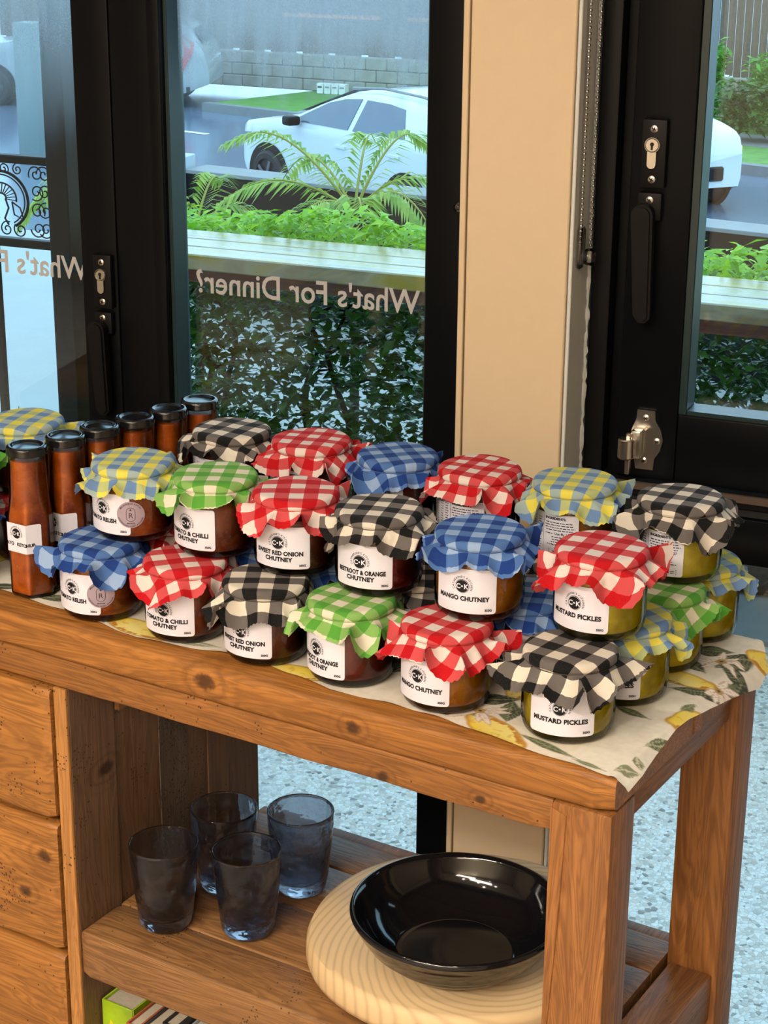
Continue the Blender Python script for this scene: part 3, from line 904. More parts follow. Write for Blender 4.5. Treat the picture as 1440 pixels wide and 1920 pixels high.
# ------------------------------------------------------------------ lemon print runner
def make_runner():
    nx, ny = 640, 280
    X0, X1 = -0.98, 0.0
    fx = np.array([-0.98, -0.74, -0.657, -0.600, -0.537, -0.47, -0.437, -0.40, -0.357, -0.312, -0.256, -0.186, -0.101, -0.035, 0.0])
    fy = np.array([0.040, 0.043, 0.036, 0.030, 0.0185, 0.030, 0.037, 0.036, 0.030, 0.019, 0.024, 0.022, 0.008, 0.003, -0.002])
    rx = np.array([0.016, 0.015, 0.010, 0.007, 0.008, 0.013, 0.021, 0.026, 0.023, 0.004])
    ry = np.array([0.0, 0.03, 0.07, 0.12, 0.15, 0.19, 0.24, 0.29, 0.32, 0.352])
    u = np.linspace(0, 1, nx)
    v = np.linspace(0, 1, ny)
    U, V = np.meshgrid(u, v, indexing='ij')
    yf = np.interp(X0 + U * (X1 - X0), fx, fy)
    Y = yf + V * (0.3515 - yf)
    xr = np.interp(Y, ry, rx)
    X = X0 + U * (xr - X0)
    over = np.clip(X - 0.001, 0, None)
    Z = 0.8607 + 0.0003 * (np.sin(X * 60 + 3 * np.sin(Y * 23)) + 1)
    edge = np.exp(-(Y - yf) / 0.006)
    Z += edge * 0.0012 * (1 + np.sin(X * 95 + 1.3 * np.sin(X * 31))) * 0.6
    # hanging over the right end
    Z -= over * 0.55 + np.where(over > 0.012, (over - 0.012) * 0.5, 0)
    Z += over * 0.10 * np.sin(Y * 60)
    Xo = np.where(X > 0.003, 0.003 + (X - 0.003) * 0.95, X)
    Z = np.where((X > -0.004) & (X < 0.004), Z + 0.0006, Z)
    co = np.stack([Xo, Y, Z], -1).reshape(-1, 3)
    # print
    x, y = X, Y
    rgbc = np.zeros((nx, ny, 3))
    def lin(c):
        c = np.array(c) / 255.0
        return np.where(c <= 0.04045, c / 12.92, ((c + 0.055) / 1.055) ** 2.4)
    rs = np.random.RandomState(5)
    def vnoise(sc_, seed):
        r2 = np.random.RandomState(seed)
        g = r2.rand(260, 140)
        gx = (x + 1.0) * sc_
        gy = y * sc_
        ix = np.clip(gx.astype(int), 0, 258)
        iy = np.clip(gy.astype(int), 0, 138)
        ax, ay = gx - ix, gy - iy
        ax = ax * ax * (3 - 2 * ax)
        ay = ay * ay * (3 - 2 * ay)
        return (g[ix, iy] * (1 - ax) * (1 - ay) + g[ix + 1, iy] * ax * (1 - ay) + g[ix, iy + 1] * (1 - ax) * ay + g[ix + 1, iy + 1] * ax * ay)
    n1, n2, n3 = vnoise(120, 1), vnoise(250, 2), vnoise(45, 3)
    base = lin((236, 229, 214))
    rgbc[:] = base * (0.94 + 0.10 * n2)[..., None]
    def put(mask, colr):
        m = np.clip(mask, 0, 1)[..., None]
        rgbc[:] = rgbc * (1 - m) + colr * m
    def loc(cx, cy, ang):
        ca, sa = math.cos(R(ang)), math.sin(R(ang))
        return (x - cx) * ca + (y - cy) * sa, -(x - cx) * sa + (y - cy) * ca
    def lemon(cx, cy, ang, a, b):
        p, q = loc(cx, cy, ang)
        d = np.sqrt((p / a) ** 2 + (q / b) ** 2) - 0.12 * np.exp(-((np.abs(p) - a) / (0.25 * a)) ** 2) + (n1 - 0.5) * 0.08
        put((1.0 - d) * 12, lin((196, 148, 48)))
        tone = np.clip(0.5 + 0.5 * q / b + (n3 - .5), 0, 1)[..., None]
        put((0.90 - d) * 8, lin((238, 208, 70)) * tone + lin((240, 226, 140)) * (1 - tone))
        put((0.93 - d) * 9 * ((q < -0.2 * b) & (d > 0.68)) * (n2 > 0.35), lin((190, 128, 40)))
        put(((n2 > 0.80) & (d < 0.85)) * 0.5, lin((205, 165, 60)))
    def leaf(cx, cy, ang, L, Wd, dark=(58, 64, 52), pale=(150, 156, 118)):
        p, q = loc(cx, cy, ang)
        t = p / L
        half = Wd * np.clip(1 - np.abs(t) ** 1.8, 0, 1) * (0.75 + 0.25 * np.cos(t * 2 + 0.5))
        ins = (np.abs(t) < 1)
        put(ins * np.clip((half - np.abs(q)) / 0.0009, 0, 1), lin(dark) * 1.0)
        veins = (np.abs(np.sin((p - np.abs(q) * 1.1) * 900)) > 0.88) & (np.abs(q) < half * 0.85) & ins & (n1 > 0.35)
        put(veins * 0.75, lin(pale))
        put((ins & (np.abs(q) < 0.0007)) * 0.9, lin(pale))
        put((ins & (q > half * 0.25) & (q < half * 0.8) & (n3 > 0.55)) * 0.55, lin((120, 132, 96)))
    def blossom(cx, cy, n, L, seed):
        r2 = np.random.RandomState(seed)
        for k in range(n):
            a = r2.rand() * 360
            l = L * (0.6 + 0.6 * r2.rand())
            px_, py_ = cx + math.cos(R(a)) * l * 0.5, cy + math.sin(R(a)) * l * 0.5
            p, q = loc(px_, py_, a)
            t = p / (l * 0.55)
            half = 0.0042 * np.clip(1 - t ** 2, 0, 1)
            ins = np.abs(t) < 1
            put(ins * np.clip((half - np.abs(q)) / 0.0008, 0, 1), lin((240, 230, 218)))
            put((ins & (np.abs(np.abs(q) - half * 0.8) < 0.0005)) * 0.7, lin((178, 138, 118)))
            put((ins & (np.abs(q) < 0.0005) & (t < 0.2)) * 0.6, lin((196, 156, 140)))
        p, q = loc(cx, cy, 0)
        put((np.sqrt(p * p + q * q) < 0.0042 + 0.002 * n1) * 0.9, lin((176, 142, 72)))
        put((np.sqrt(p * p + q * q) < 0.0020), lin((60, 62, 44)))
    # branch motifs: (x, y)
    for m in ((-0.001, 0.290, 65, 0.030, 0.015), (-0.030, 0.300, 20, 0.022, 0.014), (0.012, 0.262, -35, 0.030, 0.012), (0.021, 0.236, 100, 0.030, 0.013), (-0.006, 0.203, 195, 0.028, 0.011),
              (-0.038, 0.260, 150, 0.026, 0.011)):
        leaf(*m)
    lemon(-0.030, 0.222, -6, 0.036, 0.0155)
    lemon(0.013, 0.150, 62, 0.030, 0.017)
    lemon(0.020, 0.325, 40, 0.022, 0.015)
    blossom(-0.013, 0.281, 9, 0.026, 3)
    blossom(0.008, 0.222, 10, 0.028, 4)
    leaf(0.010, 0.090, 62, 0.026, 0.008, (86, 98, 70), (190, 190, 158))
    leaf(-0.040, 0.128, -14, 0.022, 0.0065, (74, 84, 60))
    leaf(0.004, 0.020, 40, 0.013, 0.009, (136, 142, 112), (214, 206, 180))
    leaf(0.006, 0.040, -50, 0.009, 0.006, (120, 128, 98), (214, 206, 180))
    leaf(-0.074, 0.024, -14, 0.036, 0.0060, (84, 94, 66))
    leaf(-0.028, 0.011, -10, 0.018, 0.004, (120, 130, 100))
    leaf(0.0, 0.165, 75, 0.012, 0.006, (96, 104, 80))
    lemon(-0.128, 0.026, 150, 0.040, 0.019)
    lemon(-0.150, 0.118, 100, 0.024, 0.014)
    for m in ((-0.160, 0.085, 30, 0.026, 0.013), (-0.136, 0.070, 110, 0.024, 0.012), (-0.178, 0.052, -20, 0.024, 0.008), (-0.195, 0.036, 170, 0.022, 0.006)):
        leaf(*m)
    blossom(-0.160, 0.056, 11, 0.028, 6)
    lemon(-0.357, 0.033, 10, 0.046, 0.018)
    lemon(-0.545, 0.040, -8, 0.045, 0.018)
    leaf(-0.478, 0.040, 8, 0.036, 0.007, (150, 156, 128), (226, 220, 200))
    leaf(-0.42, 0.050, -20, 0.028, 0.008, (120, 130, 100))
    blossom(-0.60, 0.042, 8, 0.022, 8)
    leaf(-0.665, 0.060, 20, 0.034, 0.010)
    leaf(-0.700, 0.085, 130, 0.034, 0.012)
    leaf(-0.74, 0.052, 35, 0.028, 0.010)
    for k in range(26):
        a = rs.rand() * 0.9 - 0.98
        b = 0.10 + rs.rand() * 0.24
        if a > -0.08:
            continue
        (lemon if k % 3 == 0 else leaf)(*((a, b, rs.rand() * 360, 0.036, 0.017) if k % 3 == 0 else (a, b, rs.rand() * 360, 0.03, 0.012)))
    rgba = np.ones((nx * ny, 4))
    rgba[:, :3] = np.clip(rgbc, 0, 1).reshape(-1, 3)
    idx = np.arange(nx * ny).reshape(nx, ny)
    quads = np.stack([idx[:-1, :-1], idx[1:, :-1], idx[1:, 1:], idx[:-1, 1:]], -1).reshape(-1, 4)
    me = bpy.data.meshes.new('table_runner')
    me.vertices.add(nx * ny)
    me.vertices.foreach_set('co', co.ravel())
    me.loops.add(quads.size)
    me.loops.foreach_set('vertex_index', quads.ravel())
    me.polygons.add(len(quads))
    me.polygons.foreach_set('loop_start', np.arange(len(quads)) * 4)
    me.polygons.foreach_set('use_smooth', np.ones(len(quads), bool))
    ca_ = me.color_attributes.new('print', 'FLOAT_COLOR', 'POINT')
    ca_.data.foreach_set('color', rgba.ravel())
    me.update()
    me.validate()
    t = NT('lemon_print_linen')
    at = t.n('ShaderNodeVertexColor', layer_name='print')
    wv = t.math('MULTIPLY', t.noise(t.coord('Object', (1, 0.15, 1)), 900, 2), t.noise(t.coord('Object', (0.15, 1, 1)), 900, 2))
    colr = t.mix(t.math('MULTIPLY', wv, 0.5), at.outputs[0], t.mix(0.5, at.outputs[0], (0.55, 0.5, 0.42, 1)))
    me.materials.append(t.done(t.pbr(colr, 0.92, t.bump(wv, 0.25, 0.0006), 0.12)))
    o = link('table_runner', me)
    return tag(o, 'cream linen runner printed with lemons and leaves under the jars', 'table runner')
make_runner()

# ------------------------------------------------------------------ jars
RJ, HJ = 0.0425, 0.079
body_prof = [(0.0, 0.0022), (0.026, 0.0022), (0.031, 0.0004), (0.0345, 0.0), (0.0378, 0.0012), (0.0402, 0.0042), (0.0417, 0.009), (RJ, 0.016), (RJ, 0.050), (0.0419, 0.0545), (0.0405, 0.0580), (0.0392, 0.0605), (0.0388, 0.0640), (0.0388, 0.0700)]
JAR_MESH = MB().lathe(body_prof, 64).mesh('jar_glass_body', M['jar_glass'], 60)
fill_prof = [(0.0, 0.0048), (0.030, 0.0048), (0.0362, 0.0068), (0.0390, 0.0110), (0.0403, 0.0170), (0.0404, 0.0500), (0.0397, 0.0540), (0.0384, 0.0572), (0.0, 0.0578)]
FILL = {
    'relish': preserve('tomato_relish', (134, 58, 14), (204, 106, 36)),
    'chilli': preserve('tomato_chilli_chutney', (104, 42, 18), (154, 72, 32)),
    'onion': preserve('red_onion_chutney', (76, 32, 20), (122, 56, 32)),
    'beetroot': preserve('beetroot_chutney', (82, 22, 18), (128, 42, 28)),
    'mango': preserve('mango_chutney', (164, 90, 8), (214, 138, 26), 0.25, (232, 164, 40)),
    'pickles': preserve('mustard_pickles', (196, 172, 0), (232, 210, 16), 0.7, (248, 236, 84), 0.25),
    'dark': preserve('dark_chutney', (56, 24, 14), (96, 42, 22)),
    'amber': preserve('amber_chutney', (110, 60, 6), (168, 104, 20)),
}
FILL_MESH = {k: MB().lathe(fill_prof, 48).mesh('preserve_fill', m, 60) for k, m in FILL.items()}
def band_mesh(mat):
    mb = MB()
    n = 48
    mb.tube([(0.0409 * math.cos(2 * math.pi * i / n), 0.0409 * math.sin(2 * math.pi * i / n), 0.0686) for i in range(n + 1)], 0.0005, 6, False)
    return mb.mesh('elastic_band', mat, 180)
G = {
    'red': gingham('red_gingham', (240, 226, 220), (214, 84, 88), (196, 16, 28)),
    'black': gingham('black_gingham', (236, 228, 214), (112, 106, 104), (20, 21, 23)),
    'blue': gingham('blue_gingham', (158, 186, 226), (84, 122, 186), (34, 66, 140)),
    'green': gingham('green_gingham', (236, 230, 210), (142, 190, 104), (92, 168, 64)),
    'yellow': gingham('yellow_blue_gingham', (238, 226, 96), (190, 200, 140), (112, 146, 196), (168, 190, 190)),
}
LID_MESH = MB().lathe([(0.0, 0.0768), (0.0385, 0.0768), (0.0400, 0.0755), (0.0404, 0.0735), (0.0404, 0.0660), (0.0396, 0.0650)], 40).mesh('jar_lid', M['black_lid'], 40)
BAND = {k: band_mesh(plain('elastic_' + k, srgb(*c), 0.8)) for k, c in {'red': (196, 60, 62), 'black': (70, 66, 64), 'blue': (60, 92, 150), 'green': (120, 170, 90), 'yellow': (150, 170, 150)}.items()}

# front label artwork, shared per flavour
LW, LH = 0.0615, 0.0430
LZ = 0.0315
LABEL_MESH = Flat().rrect(LW, LH, 0.003).wrap(RJ, LZ, 0.0003).mesh('label', M['label_paper'], 60)
EMB_C = (-0.001, 0.0048)
EMBLEM = Flat().disc(EMB_C[0], EMB_C[1], 0.0068).wrap(RJ, LZ, 0.0006).mesh('emblem', M['ink'], 60)
EMB_TXT = Flat().add(text_mesh('C', 0.0064, 0.03), EMB_C[0] - 0.0036, EMB_C[1] - 0.0023).add(text_mesh('K', 0.0064, 0.03), EMB_C[0] + 0.0038, EMB_C[1] - 0.0023)
EMB_TXT.disc(EMB_C[0], EMB_C[1], 0.0009, 10)
EMB_TXT.disc(EMB_C[0], EMB_C[1], 0.0064, 28, 0.0061)
EMB_TXT = EMB_TXT.wrap(RJ, LZ, 0.0009).mesh('emblem_lettering', M['label_paper'], 0)
def label_text(lines, extra=None):
    f = Flat()
    f.add(arc_text("CATHERINE'S KITCHEN", 0.0081, 0.0027, 0.015, 90, 1.02), EMB_C[0], EMB_C[1])
    yy = -0.0092 if len(lines) == 1 else -0.0078
    for ln in lines:
        tv, tf = text_mesh(ln, 0.0060, 0.05, 'CENTER', 1.04)
        wd = max(x for x, y in tv) - min(x for x, y in tv)
        mw, ox = (0.0420, -0.0045) if 'RELISH' in ln else (0.0505, -0.001)
        kx = min(1.0, mw / wd)
        f.add(([(x * kx, y) for x, y in tv], tf), ox, yy)
        yy -= 0.0062
    f.add(text_mesh('350G', 0.0030, 0.04, 'RIGHT'), LW / 2 - 0.004, -LH / 2 + 0.0028)
    return f.wrap(RJ, LZ, 0.0006).mesh('lettering', M['ink'], 0)
TXT = {
    'relish': label_text(['TOMATO RELISH']),
    'chilli': label_text(['TOMATO & CHILLI', 'CHUTNEY']),
    'onion': label_text(['SWEET RED ONION', 'CHUTNEY']),
    'beetroot': label_text(['BEETROOT & ORANGE', 'CHUTNEY']),
    'mango': label_text(['MANGO CHUTNEY']),
    'pickles': label_text(['MUSTARD PICKLES']),
}
# back label: nutrition table and ingredients
BW = 0.072
BACK_MESH = Flat().rrect(BW, 0.0440, 0.0025).wrap(RJ, LZ, 0.0003).mesh('ingredients_label', M['label_paper'], 60)
def back_text():
    f = Flat()
    rg = random.Random(11)
    f.add(text_mesh('INGREDIENTS:', 0.0034, 0.05, 'LEFT'), 0.0015, 0.0165)
    yy = 0.0128
    def dashes(x0, x1, y, h=0.0009):
        x = x0
        while x < x1:
            w = rg.uniform(0.001, 0.0042)
            f.rect(x, min(x + w, x1), y, y + h)
            x += w + 0.0008
    for k in range(4):
        dashes(0.0012 + rg.uniform(0, 0.002), 0.033 - rg.uniform(0, 0.006), yy)
        yy -= 0.0026
    f.add(text_mesh('Use By 1/27', 0.0036, 0.02, 'LEFT'), 0.012, yy - 0.0016)
    dashes(0.002, 0.010, yy - 0.0012)
    yy -= 0.0046
    for k in range(4):
        ins = rg.uniform(0, 0.008)
        dashes(0.002 + ins, 0.032 - ins, yy)
        yy -= 0.0026
    f.rect(0.006, 0.030, -0.0150, -0.0147).rect(0.006, 0.030, -0.0200, -0.0197).rect(0.006, 0.0063, -0.02, -0.0147).rect(0.0297, 0.03, -0.02, -0.0147)
    dashes(0.010, 0.028, -0.0168, 0.0007)
    dashes(0.010, 0.028, -0.0186, 0.0007)
    # nutrition table on the left half
    f.rect(-0.0335, -0.0005, 0.0182, 0.0185).rect(-0.0335, -0.0332, -0.019, 0.0185).rect(-0.0008, -0.0005, -0.019, 0.0185)
    for k in range(13):
        yk = 0.0155 - k * 0.0026
        dashes(-0.032, -0.021, yk, 0.0008)
        dashes(-0.0155, -0.0115, yk, 0.0008)
        dashes(-0.008, -0.0035, yk, 0.0008)
        if k in (2, 5, 9):
            f.rect(-0.0335, -0.0005, yk + 0.0013, yk + 0.0015)
    return f.wrap(RJ, LZ, 0.0006).mesh('print', M['ink'], 0)
BACK_TXT = back_text()
# round medal sticker
MX, MY = 0.0315, 0.001
MEDAL = Flat().disc(MX, MY, 0.0140, 36).wrap(RJ, LZ, 0.0012).mesh('medal_sticker', M['medal'], 60)
mt_ = Flat()
mt_.add(arc_text('MELBOURNE ROYAL', 0.0112, 0.0022, 0.02, 90), MX, MY)
mt_.add(arc_text('AUSTRALIAN FOOD AWARDS', 0.0130, 0.0022, 0.02, -90, 1.0, True), MX, MY)
mt_.add(text_mesh('R', 0.0078, 0.0), MX, MY - 0.0034)
for q in range(40):
    a0, a1 = 2 * math.pi * q / 40, 2 * math.pi * (q + 1) / 40
    def pt(a, r):
        cxx, cyy = math.cos(a) * r, math.sin(a) * r
        return (MX + cxx, MY + 0.0002 + cyy + (0.0028 if math.sin(a) > 0 else -0.0028))
    n_ = len(mt_.v)
    mt_.v += [pt(a0, 0.0046), pt(a1, 0.0046), pt(a1, 0.0042), pt(a0, 0.0042)]
    mt_.f.append((n_, n_ + 1, n_ + 2, n_ + 3))
mt_.disc(MX, MY + 0.0052, 0.0009, 10)
mt_.add(text_mesh('BRONZE', 0.0020, 0.02), MX, MY - 0.0099)
MEDAL_TXT = mt_.wrap(RJ, LZ, 0.0015).mesh('medal_print', M['ink_medal'], 0)

T0 = 0.8614
HS = 0.0795
# key: x, y, layer, cloth, fill, front/back/none label angle, cloth turn, cell, half, label text
JARS = [
 ('B1', -0.6103, 0.0609, 0, 'blue', 'relish', -45, 5, 0.0110, 0.076, 'blue gingham topped tomato relish jar with silver medal sticker, bottom row end'),
 ('B2', -0.5026, 0.0640, 0, 'red', 'chilli', -32, 48, 0.0118, 0.078, 'red gingham topped tomato and chilli chutney jar in the bottom row'),
 ('B3', -0.4029, 0.0620, 0, 'black', 'onion', -35, 30, 0.0122, 0.083, 'black gingham topped sweet red onion chutney jar in the bottom row'),
 ('B4', -0.3054, 0.0645, 0, 'green', 'beetroot', -50, -2, 0.0105, 0.078, 'green gingham topped beetroot and orange chutney jar in the bottom row'),
 ('B5', -0.2005, 0.0636, 0, 'red', 'mango', -37, -6, 0.0112, 0.080, 'red gingham topped mango chutney jar in the bottom row'),
 ('B6', -0.0773, 0.0690, 0, 'black', 'pickles', -8, -6, 0.0125, 0.082, 'black gingham topped mustard pickles jar at the front corner of the table'),
 ('C6', -0.0672, 0.1665, 0, 'yellow', 'pickles', -19, 60, 0.0115, 0.076, 'yellow and blue gingham topped pickle jar just behind the corner jar'),
 ('C7', -0.0686, 0.2535, 0, 'green', 'pickles', None, -4, 0.0110, 0.080, 'green gingham topped mustard pickles jar at the table end'),
 ('C8', -0.0660, 0.3405, 0, 'yellow', 'pickles', None, 58, 0.0112, 0.076, 'yellow and blue gingham topped pickle jar at the back corner of the table'),
 ('C1', -0.5950, 0.1560, 0, 'red', 'dark', -40, 10, 0.0105, 0.076, 'red gingham topped jar half hidden below the green capped chutney, second row'),
 ('C2', -0.4950, 0.1600, 0, 'blue', 'dark', -40, 15, 0.0105, 0.076, 'blue gingham topped jar almost hidden behind the chilli chutney jar'),
 ('C3', -0.3950, 0.1600, 0, 'blue', 'dark', -40, 40, 0.0105, 0.076, 'blue gingham topped jar in shadow behind the red onion chutney jar'),
 ('C4', -0.2900, 0.1600, 0, 'black', 'dark', -40, 30, 0.0110, 0.078, 'black gingham topped jar in shadow behind the beetroot chutney jar'),
 ('C5', -0.1720, 0.1650, 0, 'blue', 'dark', -30, 18, 0.0108, 0.078, 'blue gingham topped dark jar behind the bottom mango chutney jar'),
 ('D1', -0.5650, 0.2530, 0, 'green', 'dark', None, 10, 0.0105, 0.070, 'green gingham topped jar underneath the black capped jar by the bottles'),
 ('D2', -0.4720, 0.2560, 0, 'red', 'dark', None, 10, 0.0105, 0.070, 'red gingham topped jar underneath the back red capped jar before the door'),
 ('D3', -0.3700, 0.2580, 0, 'black', 'dark', None, 10, 0.0105, 0.070, 'black gingham topped jar underneath the back row blue capped jar'),
 ('D4', -0.2750, 0.2620, 0, 'blue', 'dark', None, 10, 0.0105, 0.076, 'blue gingham topped jar underneath the red capped jar before the column'),
 ('D5', -0.1760, 0.2700, 0, 'black', 'dark', None, 10, 0.0105, 0.076, 'black gingham topped jar underneath the yellow capped amber jar'),
 ('U1', -0.5920, 0.0960, 1, 'yellow', 'relish', -48, 22, 0.0098, 0.076, 'yellow and blue gingham topped tomato relish jar with medal sticker, stacked'),
 ('U2', -0.4930, 0.1046, 1, 'green', 'chilli', -44, 27, 0.0105, 0.076, 'green gingham topped tomato and chilli chutney jar in the stacked row'),
 ('U3', -0.3970, 0.1069, 1, 'red', 'onion', -24, 30, 0.0118, 0.076, 'red gingham topped sweet red onion chutney jar in the stacked row'),
 ('U4', -0.3005, 0.1056, 1, 'black', 'beetroot', -24, 16, 0.0112, 0.076, 'black gingham topped beetroot and orange chutney jar in the stacked row'),
 ('U5', -0.1896, 0.1040, 1, 'blue', 'mango', -20, 18, 0.0100, 0.076, 'blue gingham topped mango chutney jar in the stacked row'),
 ('U6', -0.0753, 0.1225, 1, 'red', 'pickles', -30, 4, 0.0115, 0.080, 'red gingham topped mustard pickles jar stacked over the corner jar'),
 ('V1', -0.5720, 0.2410, 1, 'black', 'dark', 'b', 2, 0.0118, 0.076, 'black gingham topped jar beside the farthest ketchup bottle, back stacked row'),
 ('V2', -0.4780, 0.2560, 1, 'red', 'dark', 'b', 15, 0.0098, 0.078, 'red gingham topped jar before the door glass, back stacked row'),
 ('V3', -0.3735, 0.2610, 1, 'blue', 'dark', 'b', 48, 0.0100, 0.076, 'blue gingham topped jar between two red ones, back stacked row'),
 ('V4', -0.2800, 0.2680, 1, 'red', 'dark', 'b', 4, 0.0098, 0.080, 'red gingham topped jar before the cream column, back stacked row'),
 ('V5', -0.1800, 0.2830, 1, 'yellow', 'amber', 'b', 12, 0.0100, 0.076, 'yellow and blue gingham topped amber jar with ingredients label, back stacked row'),
 ('V6', -0.0700, 0.2920, 1, 'black', 'pickles', 'b', 4, 0.0112, 0.080, 'black gingham topped pickle jar with ingredients label, stacked at the far end'),
 ('W1', -0.7850, 0.1500, 0, 'red', 'dark', None, 20, 0.0105, 0.074, 'red gingham topped jar beneath the yellow capped one behind the bottles'),
 ('W2', -0.7850, 0.1480, 1, 'yellow', 'dark', None, 15, 0.0105, 0.074, 'yellow and grey gingham topped jar behind the front ketchup bottle lids'),
 ('W3', -0.8070, 0.0440, 0, 'blue', 'chilli', 30, 20, 0.0105, 0.074, 'lower jar at the picture edge left of the front ketchup bottle'),
 ('W4', -0.7960, 0.0460, 1, 'green', 'chilli', -12, 15, 0.0105, 0.076, 'green gingham topped tomato chutney jar left of the front ketchup bottle'),
]
BOTTLES = [(-0.7035, 0.0600), (-0.6935, 0.1090), (-0.6860, 0.1560), (-0.6760, 0.2040), (-0.6665, 0.2510), (-0.6590, 0.2990)]

def facing(x, y, ang):
    """z rotation so that local -y points at the camera, turned by ang (right in the picture is positive)"""
    h = Vector((x - CAM.x, y - CAM.y))
    a = math.atan2(h.y, h.x)
    return a - math.pi / 2 + R(ang)

CYL = [(j[0], j[1], j[2], T0 + j[3] * HS, T0 + j[3] * HS + HJ, 0.0445) for j in JARS] + [('K', x, y, T0, T0 + 0.17, 0.0268) for x, y in BOTTLES]
def cap_mesh(j, mat):
    key, x, y, lay = j[0], j[1], j[2], j[3]
    turn, cell, half = j[7], j[8] * 1.2, j[9] - 0.0090
    rg = random.Random(key)
    z0 = T0 + lay * HS
    nph = 240
    rf, ra, zt = 0.0376, 0.0052, HJ - 0.0002
    l1 = ra * math.pi / 2
    rho_e = rf + l1 + 0.0048
    ph = [rg.uniform(0, 6.28) for _ in range(8)]
    ks = [rg.choice((4, 5)), rg.choice((8, 9)), rg.choice((12, 13)), rg.choice((17, 19))]
    am = [0.40, 0.50, 0.36, 0.13]
    rings_top = [0, 0.35, 0.7, 0.9, 1.0]
    rings_arc = [0.2, 0.4, 0.6, 0.8, 1.0]
    rings_side = [0.25, 0.5, 0.75, 1.0]
    rings_sk = [0.06, 0.14, 0.24, 0.36, 0.5, 0.64, 0.78, 0.9, 1.0]
    lst = [('t', v) for v in rings_top] + [('a', v) for v in rings_arc] + [('s', v) for v in rings_side] + [('k', v) for v in rings_sk]
    others = [c for c in CYL if not (c[0] == key) and (c[1] - x) ** 2 + (c[2] - y) ** 2 < 0.17 ** 2 and c[4] > z0 + 0.02 and c[3] < z0 + 0.08]
    V, UV = [], []
    tl = rg.uniform(-0.03, 0.03), rg.uniform(-0.03, 0.03)
    base_beta = rg.uniform(50, 60)
    for kind, v in lst:
        for i in range(nph):
            f = 2 * math.pi * i / nph
            g = f - R(turn)
            sq = (abs(math.cos(g)) ** 5 + abs(math.sin(g)) ** 5) ** (-1 / 5)
            rho_m = half * sq
            wob = sum(a * math.sin(k * f + p) for a, k, p in zip(am, ks, ph))
            wob2 = sum(a * math.cos(k * f + p) for a, k, p in zip(am, ks, ph))
            ff = f
            if kind == 't':
                rho = rf * v
                r = rho
                z = zt + 0.0008 * (1 - v * v) * (1 if lay == 1 else 0.2) + 0.0005 * math.sin(3 * f + ph[4]) * v
            elif kind == 'a':
                rho = rf + l1 * v
                r = rf + ra * math.sin(math.pi / 2 * v)
                z = zt - ra * (1 - math.cos(math.pi / 2 * v)) + 0.0004 * math.sin(3 * f + ph[4])
            elif kind == 's':
                rho = rf + l1 + 0.0048 * v
                r = rf + ra + (0.0007 * math.sin(math.pi * v) - 0.0022 * v * v) + 0.0006 * wob * v
                z = zt - ra - 0.0048 * v
            else:
                t = (rho_m - rho_e) * v
                rho = rho_e + t
                beta = R(base_beta + 38 * max(-1.1, min(1.1, wob)) * min(1, 0.35 + t / 0.014))
                t *= 1 + 0.03 * math.sin(i * 2.3 + ph[5]) * v
                curl = 0.25 * (t / 0.03)
                r = rf + ra - 0.0020 + t * math.sin(beta + curl * 0.3) * 0.9
                z = zt - ra - 0.0048 - t * math.cos(beta) * 0.98
                ff = f + 0.10 * wob2 * min(1, t / 0.02)
                r = max(r, 0.0412 if t < 0.006 else 0.0440)
            if kind == 'k':
                dx, dy = math.cos(ff), math.sin(ff)
                for (ok, ox, oy, oz0, oz1, orad) in others:
                    ex, ey = ox - x, oy - y
                    D = math.hypot(ex, ey)
                    pr = (dx * ex + dy * ey) / D
                    zz = z0 + z
                    if oz0 - 0.004 < zz < oz1 + 0.004 or abs(oz0 - z0) < 0.03:
                        if ok == 'K':
                            lim = D - orad - 0.001
                        elif abs(oz0 - z0) < 0.03:
                            lim = D * 0.5 - 0.0004
                        else:
                            lim = D - 0.0445
                        if pr > 0.15 and lim > 0.0:
                            # stay on this side of the limiting plane
                            if r * pr > lim:
                                r = max(lim / pr, 0.0432)
            V.append((r * math.cos(ff), r * math.sin(ff), z + (tl[0] * r * math.cos(ff) + tl[1] * r * math.sin(ff)) * (0.0 if kind != 'k' else 1.0)))
            UV.append((rho * math.cos(g) / cell + 0.37, rho * math.sin(g) / cell + 0.21))
    nr = len(lst)
    Fc = []
    for a in range(nr - 1):
        for i in range(nph):
            k = (i + 1) % nph
            if a == 0:
                Fc.append((i, (a + 1) * nph + i, (a + 1) * nph + k)) if False else None
            Fc.append((a * nph + i, (a + 1) * nph + i, (a + 1) * nph + k, a * nph + k))
    me = bpy.data.meshes.new('fabric_cover')
    me.from_pydata(V, [], Fc)
    uvl = me.uv_layers.new(name='UVMap')
    li = np.zeros(len(me.loops), dtype=np.int32)
    me.loops.foreach_get('vertex_index', li)
    uvl.data.foreach_set('uv', np.array(UV)[li].ravel())
    me.polygons.foreach_set('use_smooth', [True] * len(me.polygons))
    me.materials.append(mat)
    me.update()
    return me

